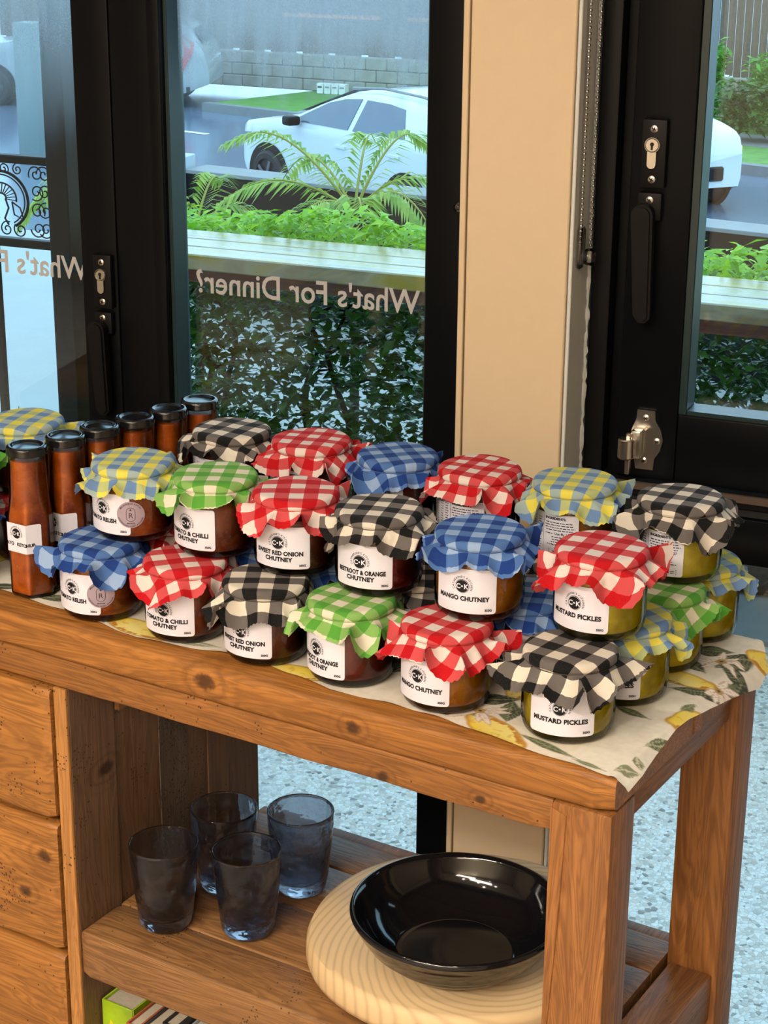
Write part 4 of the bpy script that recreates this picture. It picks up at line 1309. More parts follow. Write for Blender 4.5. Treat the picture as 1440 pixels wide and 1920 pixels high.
for j in JARS:
    key, x, y, lay, cloth, fill, lab, turn, cell, half, label = j
    root = thing('preserve_jar', label, 'jar', (x, y, T0 + lay * HS), 0, 'jars of preserves with gingham tops')
    link('jar_body', JAR_MESH, root)
    link('filling', FILL_MESH[fill], root)
    link('jar_lid', LID_MESH, root)
    cv = link('fabric_cover', cap_mesh(j, G[cloth]), root)
    link('elastic_band', BAND[cloth], cv)
    if lab == 'b':
        lb = link('ingredients_label', BACK_MESH, root)
        lb.rotation_euler = (0, 0, facing(x, y, -41))
        link('print', BACK_TXT, lb)
    elif lab is not None:
        lb = link('label', LABEL_MESH, root)
        lb.rotation_euler = (0, 0, facing(x, y, lab))
        link('emblem', EMBLEM, lb)
        link('emblem_lettering', EMB_TXT, lb)
        link('lettering', TXT[fill if fill in TXT else 'beetroot'], lb)
        if fill == 'relish':
            md = link('medal_sticker', MEDAL, root)
            md.rotation_euler = lb.rotation_euler
            link('medal_print', MEDAL_TXT, md)

# ------------------------------------------------------------------ ketchup bottles
KH = 0.1550
RC = 0.0258
def hexr(a):
    """radius of a rounded hexagon with a corner at -90 degrees"""
    b = (a + math.pi / 2) % (math.pi / 3) - math.pi / 6
    return min(RC * math.cos(math.pi / 6) / math.cos(b), RC * 0.975)
def bottle_mb(off, z0, z1, inner):
    zs = [0.0, 0.0015, 0.004, 0.008, 0.02, 0.04, 0.06, 0.078, 0.084, 0.090, 0.096, 0.102, 0.108, 0.116, 0.126, 0.138, 0.147, KH]
    mb = MB()
    n = 72
    vs, fs = [], []
    zz = [z for z in zs if z0 <= z <= z1]
    if inner:
        zz = [z0] + [z for z in zz if z > z0 + 0.0015] + ([z1] if zz[-1] < z1 - 1e-4 else [])
    for z in zz:
        t = min(1, max(0, (z - 0.080) / 0.034))
        t = t * t * (3 - 2 * t)
        neck = 0.0206 - 0.0012 * max(0, (z - 0.114) / 0.036)
        foot = 1.0 - 0.10 * max(0, 1 - z / 0.004) ** 2
        for i in range(n):
            a = 2 * math.pi * i / n
            r = (hexr(a) * (1 - t) + neck * t) * foot - off
            vs.append((r * math.cos(a), r * math.sin(a), z))
    m = len(zz)
    for q in range(m - 1):
        for i in range(n):
            k = (i + 1) % n
            fs.append((q * n + i, q * n + k, (q + 1) * n + k, (q + 1) * n + i))
    fs.append(tuple(range(n - 1, -1, -1)))
    if inner:
        fs.append(tuple((m - 1) * n + i for i in range(n)))
    mb.add(vs, fs)
    return mb
BOT_GLASS = bottle_mb(0, 0.0, KH, False).mesh('bottle_glass', M['jar_glass'], 35)
KETCH = preserve('tomato_ketchup', (158, 66, 12), (210, 106, 30), sss=0.35)
BOT_FILL = bottle_mb(0.0016, 0.004, 0.1490, True).mesh('ketchup_fill', KETCH, 35)
lid_prof = [(0.0, 0.1618), (0.0140, 0.1618), (0.0150, 0.1622), (0.0168, 0.1638), (0.0190, 0.1640), (0.0206, 0.1630), (0.0212, 0.1612), (0.0212, 0.1572), (0.0216, 0.1562), (0.0216, 0.1548), (0.0205, 0.1544)]
BOT_LID = MB().lathe(lid_prof, 48, fr=lambda a, z, i: (0.00025 * math.sin(a * 30) if 0.1565 < z < 0.1614 else 0)).mesh('screw_lid', M['black_lid'], 50)
corners = [(-90 + 60 * k) for k in range(6)]
def hexmap(x, y, off):
    """x is distance along the hexagon from the corner at -90 degrees"""
    k = math.floor(x / RC)
    t = x / RC - k
    c0, c1 = R(-90 + 60 * k), R(-90 + 60 * (k + 1))
    rr = RC * 0.992
    px_, py_ = rr * (math.cos(c0) * (1 - t) + math.cos(c1) * t), rr * (math.sin(c0) * (1 - t) + math.sin(c1) * t)
    m = (c0 + c1) / 2
    return (px_ + math.cos(m) * off, py_ + math.sin(m) * off, y)
KZ = 0.067
kl = Flat()
xs = sorted([-0.0440, -0.0432, -0.0420, -RC, -0.00001, 0.0, 0.0150, 0.0162, 0.0170] + [-0.034, -0.013])
for i, xx in enumerate(xs):
    hh = 0.0160 - (0.0016 if xx in (-0.0440, 0.0170) else (0.0006 if xx in (-0.0432, 0.0162) else 0))
    kl.v += [(xx, KZ - hh), (xx, KZ + hh)]
for i in range(len(xs) - 1):
    kl.f.append((2 * i, 2 * i + 2, 2 * i + 3, 2 * i + 1))
K_LABEL = kl.fmap(hexmap, 0.0004).mesh('label', M['label_paper'], 0)
ke = Flat().disc(-0.0128, KZ + 0.0052, 0.0056)
K_EMB = ke.fmap(hexmap, 0.0007).mesh('emblem', M['ink'], 0)
ket = Flat().add(text_mesh('C', 0.0054, 0.03), -0.0157, KZ + 0.0033).add(text_mesh('K', 0.0054, 0.03), -0.0097, KZ + 0.0033).disc(-0.0128, KZ + 0.0052, 0.0007, 10)
K_EMBT = ket.fmap(hexmap, 0.0010).mesh('emblem_lettering', M['label_paper'], 0)
kt = Flat().add(arc_text("CATHERINE'S KITCHEN", 0.0069, 0.0023, 0.015, 90), -0.0128, KZ + 0.0052)
kt.add(text_mesh('TOMATO', 0.0050, 0.035, 'RIGHT', 1.0), -0.0165, KZ - 0.0082).add(text_mesh('KETC', 0.0050, 0.035, 'RIGHT', 1.0), -0.0001, KZ - 0.0082).add(text_mesh('HUP', 0.0050, 0.035, 'LEFT', 1.0), -0.0004, KZ - 0.0082)
kt.add(text_mesh('250ML', 0.0024, 0.03, 'RIGHT'), 0.0150, KZ - 0.0140)
K_TXT = kt.fmap(hexmap, 0.0008).mesh('lettering', M['ink'], 0)
klabels = ['tomato ketchup bottle at the front of the row of bottles, whole label showing',
           'second ketchup bottle of the row, its label partly hidden by the first',
           'third ketchup bottle of the row, counted from the table front',
           'fourth ketchup bottle of the row, counted from the table front',
           'fifth ketchup bottle of the row, next to the one nearest the door glass',
           'farthest ketchup bottle of the row, with bright lid before the door glass']
for i, (x, y) in enumerate(BOTTLES):
    rt_ = thing('ketchup_bottle', klabels[i], 'bottle', (x, y, T0), facing(x, y, -14 + (i * 37) % 17 - 8 if i else -14), 'ketchup bottles in a row')
    link('bottle_body', BOT_GLASS, rt_)
    link('ketchup', BOT_FILL, rt_)
    link('screw_lid', BOT_LID, rt_)
    lb = link('label', K_LABEL, rt_)
    link('emblem', K_EMB, lb)
    link('emblem_lettering', K_EMBT, lb)
    link('lettering', K_TXT, lb)

# ------------------------------------------------------------------ shelf: tumblers, board, bowl, books
def smoke_glass():
    t = NT('smoked_glass')
    v = t.coord('Object', (1, 1, 1), rnd=1.0)
    h = t.math('ADD', t.voro(v, 75.0, 'SMOOTH_F1'), t.math('MULTIPLY', t.noise(v, 60, 2), 0.8))
    b = t.n('ShaderNodeBsdfPrincipled')
    b.inputs['Base Color'].default_value = (0.56, 0.58, 0.65, 1)
    b.inputs['Roughness'].default_value = 0.02
    b.inputs['Transmission Weight'].default_value = 1.0
    b.inputs['IOR'].default_value = 1.40
    t.l(t.bump(h, 0.5, 0.004), b.inputs['Normal'])
    tr = t.n('ShaderNodeBsdfTransparent')
    tr.inputs[0].default_value = (0.60, 0.62, 0.70, 1)
    mx = t.n('ShaderNodeMixShader')
    mx.inputs[0].default_value = 0.25
    t.l(b.outputs[0], mx.inputs[1])
    t.l(tr.outputs[0], mx.inputs[2])
    return t.done(mx.outputs[0])
M['smoke'] = smoke_glass()
gp = [(0.0, 0.0), (0.0225, 0.0), (0.0262, 0.0012), (0.0285, 0.005), (0.0300, 0.014), (0.0325, 0.035), (0.0350, 0.060), (0.0368, 0.082), (0.0375, 0.0965), (0.0374, 0.0985), (0.0366, 0.0992), (0.0357, 0.0982),
      (0.0350, 0.082), (0.0332, 0.060), (0.0306, 0.035), (0.0280, 0.019), (0.0245, 0.0150), (0.0, 0.0140)]
def hammered(seed):
    def fr(a, z, i):
        if z < 0.003 or z > 0.094:
            return 0.0
        k = 0.0007 if i < 9 else 0.0004
        return k * mnoise.noise(Vector((math.cos(a) * 3.2 + seed, math.sin(a) * 3.2, z * 70)))
    return fr
def dense(prof, step=0.004):
    out = [prof[0]]
    for (r0, z0), (r1, z1) in zip(prof, prof[1:]):
        n = max(1, int(math.hypot(r1 - r0, z1 - z0) / step))
        for k in range(1, n + 1):
            out.append((r0 + (r1 - r0) * k / n, z0 + (z1 - z0) * k / n))
    return out
glabels = ['smoky grey hammered tumbler nearest the shelf front and side panel', 'smoky hammered tumbler with blue glints, middle of the four',
           'smoky hammered tumbler at the back against the panel end', 'palest blue grey tumbler, lit from behind beside the round board']
for i, (x, y) in enumerate(((-0.5440, 0.0640), (-0.4600, 0.1000), (-0.5355, 0.1620), (-0.4600, 0.2030))):
    rt_ = thing('drinking_glass', glabels[i], 'glass', (x, y, 0.5052), 0, 'four smoked tumblers on the shelf')
    MB().lathe(dense(gp), 72, fr=hammered(i * 3.7)).build('tumbler', M['smoke'], rt_, 180)
# round board
def board_mat():
    t = NT('pale_board_wood')
    v = t.coord('Object', (1, 1, 0.25))
    mp = t.n('ShaderNodeVectorMath', operation='ADD')
    t.l(v, mp.inputs[0])
    mp.inputs[1].default_value = (-0.055, 0.02, 0)
    nz = t.n('ShaderNodeTexNoise')
    nz.inputs['Scale'].default_value = 7
    nz.inputs['Detail'].default_value = 3
    t.l(mp.outputs[0], nz.inputs['Vector'])
    ln = t.n('ShaderNodeVectorMath', operation='LENGTH')
    sp = t.n('ShaderNodeVectorMath', operation='MULTIPLY')
    t.l(mp.outputs[0], sp.inputs[0])
    sp.inputs[1].default_value = (1.0, 0.82, 0.0)
    t.l(sp.outputs[0], ln.inputs[0])
    d = t.math('ADD', ln.outputs[1], t.math('MULTIPLY', nz.outputs[0], 0.012))
    s1 = t.math('POWER', t.math('ABSOLUTE', t.math('SINE', t.math('MULTIPLY', d, 400.0))), 7.0)
    col = t.mix(t.math('MULTIPLY', s1, 0.40), srgb(218, 190, 148), srgb(140, 110, 82))
    col = t.mix(t.math('MULTIPLY', t.noise(v, 5, 3), 0.3), col, srgb(226, 192, 140))
    return t.done(t.pbr(col, 0.55, t.bump(s1, 0.08, 0.0006), 0.35))
bd = MB().lathe([(0.0, 0.0), (0.158, 0.0), (0.1635, 0.003), (0.1655, 0.010), (0.1650, 0.026), (0.1615, 0.0335), (0.1560, 0.0352), (0.08, 0.0352), (0.0, 0.0352)], 128,
                fr=lambda a, z, i: (0.0022 * math.sin(2 * a + 0.6) + 0.0012 * math.sin(5 * a + 1)) if 0 < i < 6 else 0)
o = bd.build('serving_board', board_mat(), None, 50)
o.location = (-0.2345, 0.1790, 0.5052)
tag(o, 'thick round pale wood serving board lying on the shelf under the black bowl', 'board')
bp = [(0.0, 0.004), (0.050, 0.004), (0.053, 0.0), (0.058, 0.0), (0.061, 0.004), (0.075, 0.012), (0.0845, 0.0205), (0.0850, 0.0222), (0.0905, 0.0265), (0.0925, 0.0278), (0.0930, 0.0295), (0.0990, 0.0370), (0.1040, 0.0460), (0.1065, 0.0520), (0.1085, 0.0545), (0.1095, 0.0575), (0.1088, 0.0602), (0.1068, 0.0612), (0.1045, 0.0600), (0.1020, 0.0550), (0.0985, 0.0450), (0.0925, 0.0345), (0.0840, 0.0250), (0.0740, 0.0175), (0.0640, 0.0120), (0.0600, 0.0102), (0.0560, 0.0096), (0.0300, 0.0086), (0.0, 0.0082)]
o = MB().lathe(bp, 128).build('serving_bowl', M['glaze'], None, 60)
o.location = (-0.2155, 0.1240, 0.5407)
tag(o, 'glossy black ceramic bowl sitting on the round wooden board', 'bowl')

# books on the lower shelf
PAPER = plain('book_pages', srgb(196, 184, 166), 0.9, 0.1, 0.1, 400)
def book(label, x0, w, y0, depth, h, cover, spine_art=None):
    b = thing('book', label, 'book', (x0, y0, 0.1655), 0, 'cookbooks standing under the shelf')
    c = MB().bbox(0, 0.0022, 0, depth, 0, h, 0.0006, 1).bbox(w - 0.0022, w, 0, depth, 0, h, 0.0006, 1).bbox(0.0005, w - 0.0005, -0.0016, 0.001, 0, h, 0.0006, 1)
    cv = c.build('cover', cover, b)
    MB().box(0.0023, w - 0.0023, 0.0012, depth - 0.003, 0.003, h - 0.004).build('page_block', PAPER, b, 0)
    if spine_art:
        spine_art(cv, w, h)
    return b
def green_art(cv, w, h):
    t = plain('cover_leaf_yellow', srgb(222, 214, 40), 0.4)
    MB().add([(0.006, -0.0019, h - 0.050), (0.012, -0.0019, h - 0.022), (0.030, -0.0019, h - 0.040), (0.042, -0.0019, h - 0.075), (0.016, -0.0019, h - 0.085)], [(0, 1, 2, 3, 4)]).build('spine_picture', t, cv, 0)
book('bright green cookbook with a yellow spine picture, by the side panel', -0.6115, 0.044, 0.030, 0.21, 0.238, plain('book_green', srgb(150, 184, 34), 0.35, 0.5, 0.25, 40), green_art)
book('thin brick red book beside the green cookbook', -0.5625, 0.018, 0.012, 0.20, 0.236, plain('book_red', srgb(160, 84, 54), 0.5))
def gold(cv, w, h):
    MB().box(0.006, 0.013, -0.0019, -0.0016, h - 0.018, h - 0.013).build('gilt_mark', plain('gilt', srgb(206, 162, 60), 0.35, 0.5, 0.02, 30, Metallic=0.6), cv, 0)
book('dark charcoal book with a small gilt mark on the spine', -0.5430, 0.022, 0.008, 0.20, 0.237, plain('book_charcoal', srgb(48, 48, 54), 0.5), gold)
book('black hardback book beside the gilt marked one', -0.5200, 0.019, 0.022, 0.21, 0.246, plain('book_black', srgb(30, 31, 36), 0.5))
book('pale grey blue book at the edge of the visible row', -0.5000, 0.030, 0.008, 0.20, 0.236, plain('book_grey', srgb(158, 166, 178), 0.5))

# ------------------------------------------------------------------ shop lights and added fill panels behind and above the camera
def emit(name, c, st):
    t = NT(name)
    e = t.n('ShaderNodeEmission')
    e.inputs[0].default_value = (*c, 1)
    e.inputs[1].default_value = st
    return t.done(e.outputs[0])
LAMP = emit('lamp_glow', WARM, 14.0)
STRIP = emit('strip_glow', (1.0, 0.55, 0.25), 9.0)
RING_ME = MB().lathe([(0.036, 0.0), (0.046, 0.0), (0.048, 0.004), (0.036, 0.012)], 24).mesh('trim_ring', M['white_paint'], 40)
DISC_ME = MB().lathe([(0.0, 0.006), (0.036, 0.006)], 24).mesh('lamp_face', LAMP, 0)
for i, (x, y, wt) in enumerate(DOWNLIGHTS):
    d = thing('ceiling_downlight', 'recessed warm ceiling downlight of the shop', 'light', (x, y, CEIL - 0.013), 0, 'ceiling downlights')
    link('trim_ring', RING_ME, d)
    link('lamp_face', DISC_ME, d)
    ld = bpy.data.lights.new('downlight', 'SPOT')
    ld.energy = wt
    ld.color = WARM
    ld.spot_size = R(125)
    ld.spot_blend = 0.8
    ld.shadow_soft_size = 0.05
    lo = bpy.data.objects.new('downlight_lamp', ld)
    COL.objects.link(lo)
    lo.parent = d
    lo.location = (0, 0, -0.012)
for i, (x, y, lx, ly, wt) in enumerate(FILL_LIGHT_PANELS):
    d = thing('ceiling_panel_light', 'long warm ceiling panel light of the shop', 'light', (x, y, CEIL - 0.04), 0, 'ceiling panel lights')
    MB().bbox(-lx / 2 - 0.02, lx / 2 + 0.02, -ly / 2 - 0.02, ly / 2 + 0.02, 0.004, 0.04, 0.004, 1).build('housing', M['white_paint'], d)
    MB().box(-lx / 2, lx / 2, -ly / 2, ly / 2, 0.0, 0.0035).build('diffuser', emit('panel_glow_%d' % i, WARM, 2.0), d, 0)
    ld = bpy.data.lights.new('panel', 'AREA')
    ld.shape = 'RECTANGLE'
    ld.size = lx
    ld.size_y = ly
    ld.energy = wt
    ld.color = WARM
    lo = bpy.data.objects.new('panel_lamp', ld)
    COL.objects.link(lo)
    lo.parent = d
    lo.location = (0, 0, -0.004)
# display shelf with lit strips on the back wall (mirrored faintly in the door glass)
sh = thing('display_shelf', 'timber display shelf with warm light strips on the back wall', 'shelf')
wall_place(sh)
MB().bbox(-2.9, -1.2, -4.2, -3.94, 1.125, 1.155, 0.003, 1).build('shelf_board', M['wood_shelf'], sh)
MB().box(-2.42, -2.05, -3.965, -3.945, 1.112, 1.124).build('light_strip', STRIP, sh, 0)
MB().box(-1.94, -1.60, -3.965, -3.945, 1.112, 1.124).build('light_strip', STRIP, sh, 0)

# ------------------------------------------------------------------ outside: terrace, counter, hedge
def out_obj(o):
    return wall_place(o)
def slab(name, mat, x0, x1, y0, y1, z0, z1):
    return out_obj(struct(MB().box(x0, x1, y0, y1, z0, z1).build(name, mat, None, 0)))
slab('paving_terrace', M['aggregate'], -1.75, 3.5, 0.06, 1.70, -0.1, 0.0)
slab('kerb_terrace', M['kerb'], -1.75, 3.5, 1.70, 1.97, -0.1, 0.012)
slab('ground_bed', M['soil'], -1.75, 3.5, 1.97, 2.30, -0.1, 0.02)
slab('ground_yard', M['concrete'], -1.75, 3.5, 2.30, 4.60, -0.12, 0.0)
slab('footpath', M['concrete'], -9.0, -1.75, 0.06, 5.2, -0.12, 0.0)
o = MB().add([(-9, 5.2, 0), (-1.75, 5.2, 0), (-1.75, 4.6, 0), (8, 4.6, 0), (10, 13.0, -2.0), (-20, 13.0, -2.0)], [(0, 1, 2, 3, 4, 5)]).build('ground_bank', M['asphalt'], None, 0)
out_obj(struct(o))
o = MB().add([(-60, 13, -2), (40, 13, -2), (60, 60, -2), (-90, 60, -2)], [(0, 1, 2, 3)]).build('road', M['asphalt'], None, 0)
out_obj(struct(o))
# far side kerb and verge
KP = [(-13.75, 24.25), (-4.55, 21.5), (30.0, 11.5)]
def ribbon(poly, dx, dy, z0, z1):
    mb = MB()
    vs = []
    for (x, y) in poly:
        vs += [(x, y, z0), (x, y, z1), (x + dx, y + dy, z1), (x + dx, y + dy, z0)]
    fs = []
    for i in range(len(poly) - 1):
        a, b = 4 * i, 4 * (i + 1)
        fs += [(a, b, b + 1, a + 1), (a + 1, b + 1, b + 2, a + 2), (a + 2, b + 2, b + 3, a + 3)]
    mb.add(vs, fs)
    return mb
out_obj(struct(ribbon(KP, 0.05, 0.16, -2.0, -1.87).build('kerb_road', M['kerb'], None, 0)))
o = ribbon([(x + 0.05, y + 0.165) for x, y in KP], 3.0, 9.0, -2.0, -1.885).build('grass_verge', M['grass'], None, 0)
out_obj(tag(o, 'green grass verge across the wet street', 'grass', None, 'stuff'))
o = ribbon([(-8.5, 24.4), (-4.55, 23.2), (30, 13.1)], 0.35, 1.0, -1.99, -1.875).build('path_far', M['kerb'], None, 0)
out_obj(struct(o))
# painted lane dashes
for k in range(6):
    x = -13.6 + k * 3.4
    y = 22.1 - k * 1.0
    o = MB().add([(x, y, -1.996), (x + 1.25, y - 0.36, -1.996), (x + 1.28, y - 0.24, -1.996), (x + 0.03, y + 0.12, -1.996)], [(0, 1, 2, 3)]).build('lane_marking', plain('lane_paint_%d' % k, srgb(225, 222, 210), 0.5), None, 0)
    out_obj(struct(o))

# servery counter with timber top
cn = thing('bar_counter', 'weathered timber bar counter outside the glass with a brown front board', 'counter')
out_obj(cn)
LICH = NT('lichen_timber')
_n = LICH.noise(LICH.coord('Object', (2.2, 26, 9), rnd=1), 2.0, 4, 0.6)
_c = LICH.ramp(_n, [(0.3, srgb(120, 108, 84)), (0.46, srgb(160, 150, 126)), (0.62, srgb(154, 138, 58))])
M['lichen'] = LICH.done(LICH.pbr(_c, 0.22, LICH.bump(_n, 0.2, 0.002), 0.6))
M['fascia'] = wood('fascia_timber', 'x', (104, 58, 44), (62, 30, 22), 1.0)
for (a, b) in ((1.475, 1.556), (1.560, 1.640), (1.644, 1.735)):
    MB().bbox(-1.66, 3.2, a, b, 0.765, 0.800, 0.003, 1).build('counter_plank', M['lichen'], cn)
MB().bbox(-1.65, 3.2, 1.490, 1.520, 0.735, 0.7645, 0.002, 1).build('front_board', M['fascia'], cn)
for x in (-1.74, -0.44, 0.9, 1.9, 3.0):
    MB().bbox(x, x + 0.06, 1.56, 1.62, 0.002, 0.7645, 0.003, 1).build('post', M['fascia'], cn)

def leaf_cloud(rng, n, boxf, size, curl=0.25, flat=0.5, wide=1.0):
    """folded four-triangle leaves; boxf returns a point"""
    mb = MB()
    vs, fs = [], []
    for _ in range(n):
        p, sc_ = boxf(rng)
        p = Vector(p)
        L = size * sc_ * rng.uniform(0.7, 1.35)
        W_ = L * rng.uniform(0.36, 0.5) * wide
        a = rng.uniform(0, 6.283)
        tilt = rng.uniform(-0.9, 0.6) * (1 - flat * 0.4)
        d = Vector((math.cos(a) * math.cos(tilt), math.sin(a) * math.cos(tilt), math.sin(tilt)))
        sd = Vector((-math.sin(a), math.cos(a), rng.uniform(-0.5, 0.5))).normalized()
        up = d.cross(sd).normalized()
        k = len(vs)
        vs += [p, p + d * L * 0.45 + sd * W_ * 0.5 + up * L * 0.06, p + d * L * 0.5, p + d * L * 0.45 - sd * W_ * 0.5 + up * L * 0.06, p + d * L - up * L * curl * 0.4]
        fs += [(k, k + 2, k + 1), (k, k + 3, k + 2), (k + 1, k + 2, k + 4), (k + 2, k + 3, k + 4)]
    mb.add(vs, fs)
    return mb
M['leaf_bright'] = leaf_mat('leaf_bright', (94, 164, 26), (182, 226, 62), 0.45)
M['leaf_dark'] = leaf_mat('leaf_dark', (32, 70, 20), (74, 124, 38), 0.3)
M['bark'] = plain('bark', srgb(62, 50, 42), 0.9, 0.1, 0.2, 40)
rng = random.Random(21)
hg = thing('hedge', 'clipped green hedge growing behind the bar counter', 'hedge')
out_obj(hg)
def htop(r):
    s = r.uniform(-1.95, 1.1)
    y = 1.80 + 0.45 * r.random() ** 1.1
    top = 0.820 - 0.24 * (y - 1.85) + 0.05 * mnoise.noise(Vector((s * 4, y * 4, 1.0))) + 0.03 * mnoise.noise(Vector((s * 13, y * 9, 4.0)))
    return (s, y, top - 0.14 * r.random() ** 2.0), 1.0
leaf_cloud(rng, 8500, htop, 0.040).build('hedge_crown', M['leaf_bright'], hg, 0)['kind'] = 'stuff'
def hlow(r):
    while True:
        s = r.uniform(-1.85, 1.1)
        y = r.uniform(1.85, 2.25)
        z = r.uniform(0.16, 0.74)
        if mnoise.noise(Vector((s * 7, y * 5, z * 7))) > -0.55 + 0.40 * (0.5 - z):
            return (s, y, z), 0.95
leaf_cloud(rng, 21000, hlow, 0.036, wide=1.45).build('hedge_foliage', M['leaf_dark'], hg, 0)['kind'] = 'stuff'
br = MB()
for k in range(16):
    x = -1.8 + k * 0.185 + rng.uniform(-0.03, 0.03)
    y = rng.uniform(1.98, 2.12)
    p = Vector((x, y, 0.0))
    pts, rd = [p.copy()], [0.013]
    for q in range(7):
        p = p + Vector((rng.uniform(-0.05, 0.05), rng.uniform(-0.03, 0.03), 0.088))
        pts.append(p.copy())
        rd.append(0.012 - q * 0.0014)
        if q > 1:
            e = p + Vector((rng.uniform(-0.16, 0.16), rng.uniform(-0.1, 0.1), rng.uniform(0.02, 0.08)))
            br.tube([p, (p + e) / 2 + Vector((0, 0, 0.015)), e], [0.005, 0.004, 0.002], 5)
    br.tube(pts, rd, 6)
br.build('hedge_stems', M['bark'], hg, 60)['kind'] = 'stuff'

# iron lace railing and dark verandah post at the end of the counter
ps = thing('verandah_post', 'black steel verandah post seen through the misted door', 'post')
out_obj(ps)
MB().bbox(-1.838, -1.782, 1.575, 1.632, 0.0, 2.9, 0.003, 1).build('shaft', M['black_matte'], ps)
MB().bbox(-1.868, -1.752, 1.548, 1.658, 0.0, 0.012, 0.002, 1).build('base_plate', M['black_matte'], ps)
rl = thing('lace_railing', 'black cast iron railing with lacework panel and fan motif', 'railing')
out_obj(rl)
MB().bbox(-2.60, -1.8385, 1.590, 1.618, 0.947, 0.966, 0.003, 1).build('top_rail', M['black_matte'], rl)
MB().bbox(-2.60, -1.8385, 1.590, 1.618, 0.750, 0.770, 0.003, 1).build('lower_rail', M['black_matte'], rl)
for xx in (-2.018, -2.60):
    MB().bbox(xx, xx + 0.018, 1.594, 1.612, 0.0, 0.7495, 0.002, 1).build('baluster', M['black_matte'], rl)
sw = MB()
def spiral(cx, cz, r0, turns, a0, rad=0.0022, sg=1):
    pts = []
    n = int(14 * turns)
    for i in range(n + 1):
        t = i / n
        a = a0 + sg * t * turns * 6.283
        r = r0 * (1 - 0.85 * t)
        pts.append((cx + r * math.cos(a), 1.604, cz + r * math.sin(a)))
    sw.tube(pts, rad, 5)
for cx0 in (-1.985, -2.36):
    for i in range(14):
        a = R(-6 + i * 14.8)
        sw.tube([(cx0 + 0.014 * math.cos(a), 1.604, 0.862 + 0.012 * math.sin(a)), (cx0 + 0.040 * math.cos(a), 1.604, 0.862 + 0.034 * math.sin(a))], 0.0014, 4)
    for r_ in (0.014, 0.043):
        sw.tube([(cx0 + r_ * math.cos(R(a)), 1.604, 0.862 + r_ * 0.85 * math.sin(R(a))) for a in range(-10, 191, 12)], 0.0022, 5)
    sw.tube([(cx0 + 0.075 * math.cos(R(a)), 1.604, 0.858 + 0.068 * math.sin(R(a))) for a in range(-60, 241, 10)], 0.0036, 6)
    sw.tube([(cx0 + 0.066 * math.cos(R(a)), 1.604, 0.858 + 0.060 * math.sin(R(a))) for a in range(-60, 241, 10)], 0.0018, 5)
    for sg in (-1, 1):
        sw.tube([(cx0 + sg * 0.012, 1.604, 0.862), (cx0 + sg * 0.020, 1.604, 0.84), (cx0 + sg * 0.008, 1.604, 0.815), (cx0 + sg * 0.018, 1.604, 0.80)], 0.0024, 5)
        sw.tube([(cx0 + sg * 0.030, 1.604, 0.855), (cx0 + sg * 0.052, 1.604, 0.842), (cx0 + sg * 0.060, 1.604, 0.815), (cx0 + sg * 0.035, 1.604, 0.825), (cx0 + sg * 0.030, 1.604, 0.855)], 0.002, 5)
    for dx in (-0.17, -0.135, -0.10, 0.10, 0.122):
        for cz in (0.795, 0.838, 0.882, 0.924):
            spiral(cx0 + dx, cz, 0.021, 1.5, rng.uniform(0, 6), 0.0018, rng.choice((-1, 1)))
    for dx in (-0.06, -0.025, 0.012, 0.05):
        spiral(cx0 + dx, 0.790, 0.019, 1.5, rng.uniform(0, 6), 0.0018)
        spiral(cx0 + dx, 0.932, 0.014, 1.4, rng.uniform(0, 6), 0.0017)
sw.build('lace_panel', M['black_matte'], rl, 60)
# pale post beyond, low black wall with cap, end pillar
o = MB().bbox(-13.25, -12.93, 18.3, 18.62, -2.0, -0.22, 0.02, 2).build('bollard', plain('pale_post_paint', srgb(128, 146, 146), 0.6), None)
out_obj(tag(o, 'pale grey square post by the street, seen above the lace railing', 'post'))
lw = thing('low_wall', 'low black garden wall with a pale capping behind the palms', 'wall')
out_obj(lw)
MB().box(-2.93, 0.8, 4.20, 4.32, 0.0, 0.500).xf(Matrix.Translation((-2.93, 4.2, 0)) @ Matrix.Rotation(R(-9), 4, 'Z') @ Matrix.Translation((2.93, -4.2, 0))).build('wall_face', M['black_matte'], lw)
MB().bbox(-2.93, 0.8, 4.185, 4.335, 0.5005, 0.515, 0.002, 1).xf(Matrix.Translation((-2.93, 4.2, 0)) @ Matrix.Rotation(R(-9), 4, 'Z') @ Matrix.Translation((2.93, -4.2, 0))).build('capping', M['kerb'], lw)
o = MB().bbox(-3.02, -2.94, 4.17, 4.30, 0.0, 0.56, 0.004, 1).build('pillar_white', plain('white_pillar_paint', srgb(176, 186, 194), 0.6), None)
out_obj(tag(o, 'short white pillar at the end of the low black wall', 'pillar'))

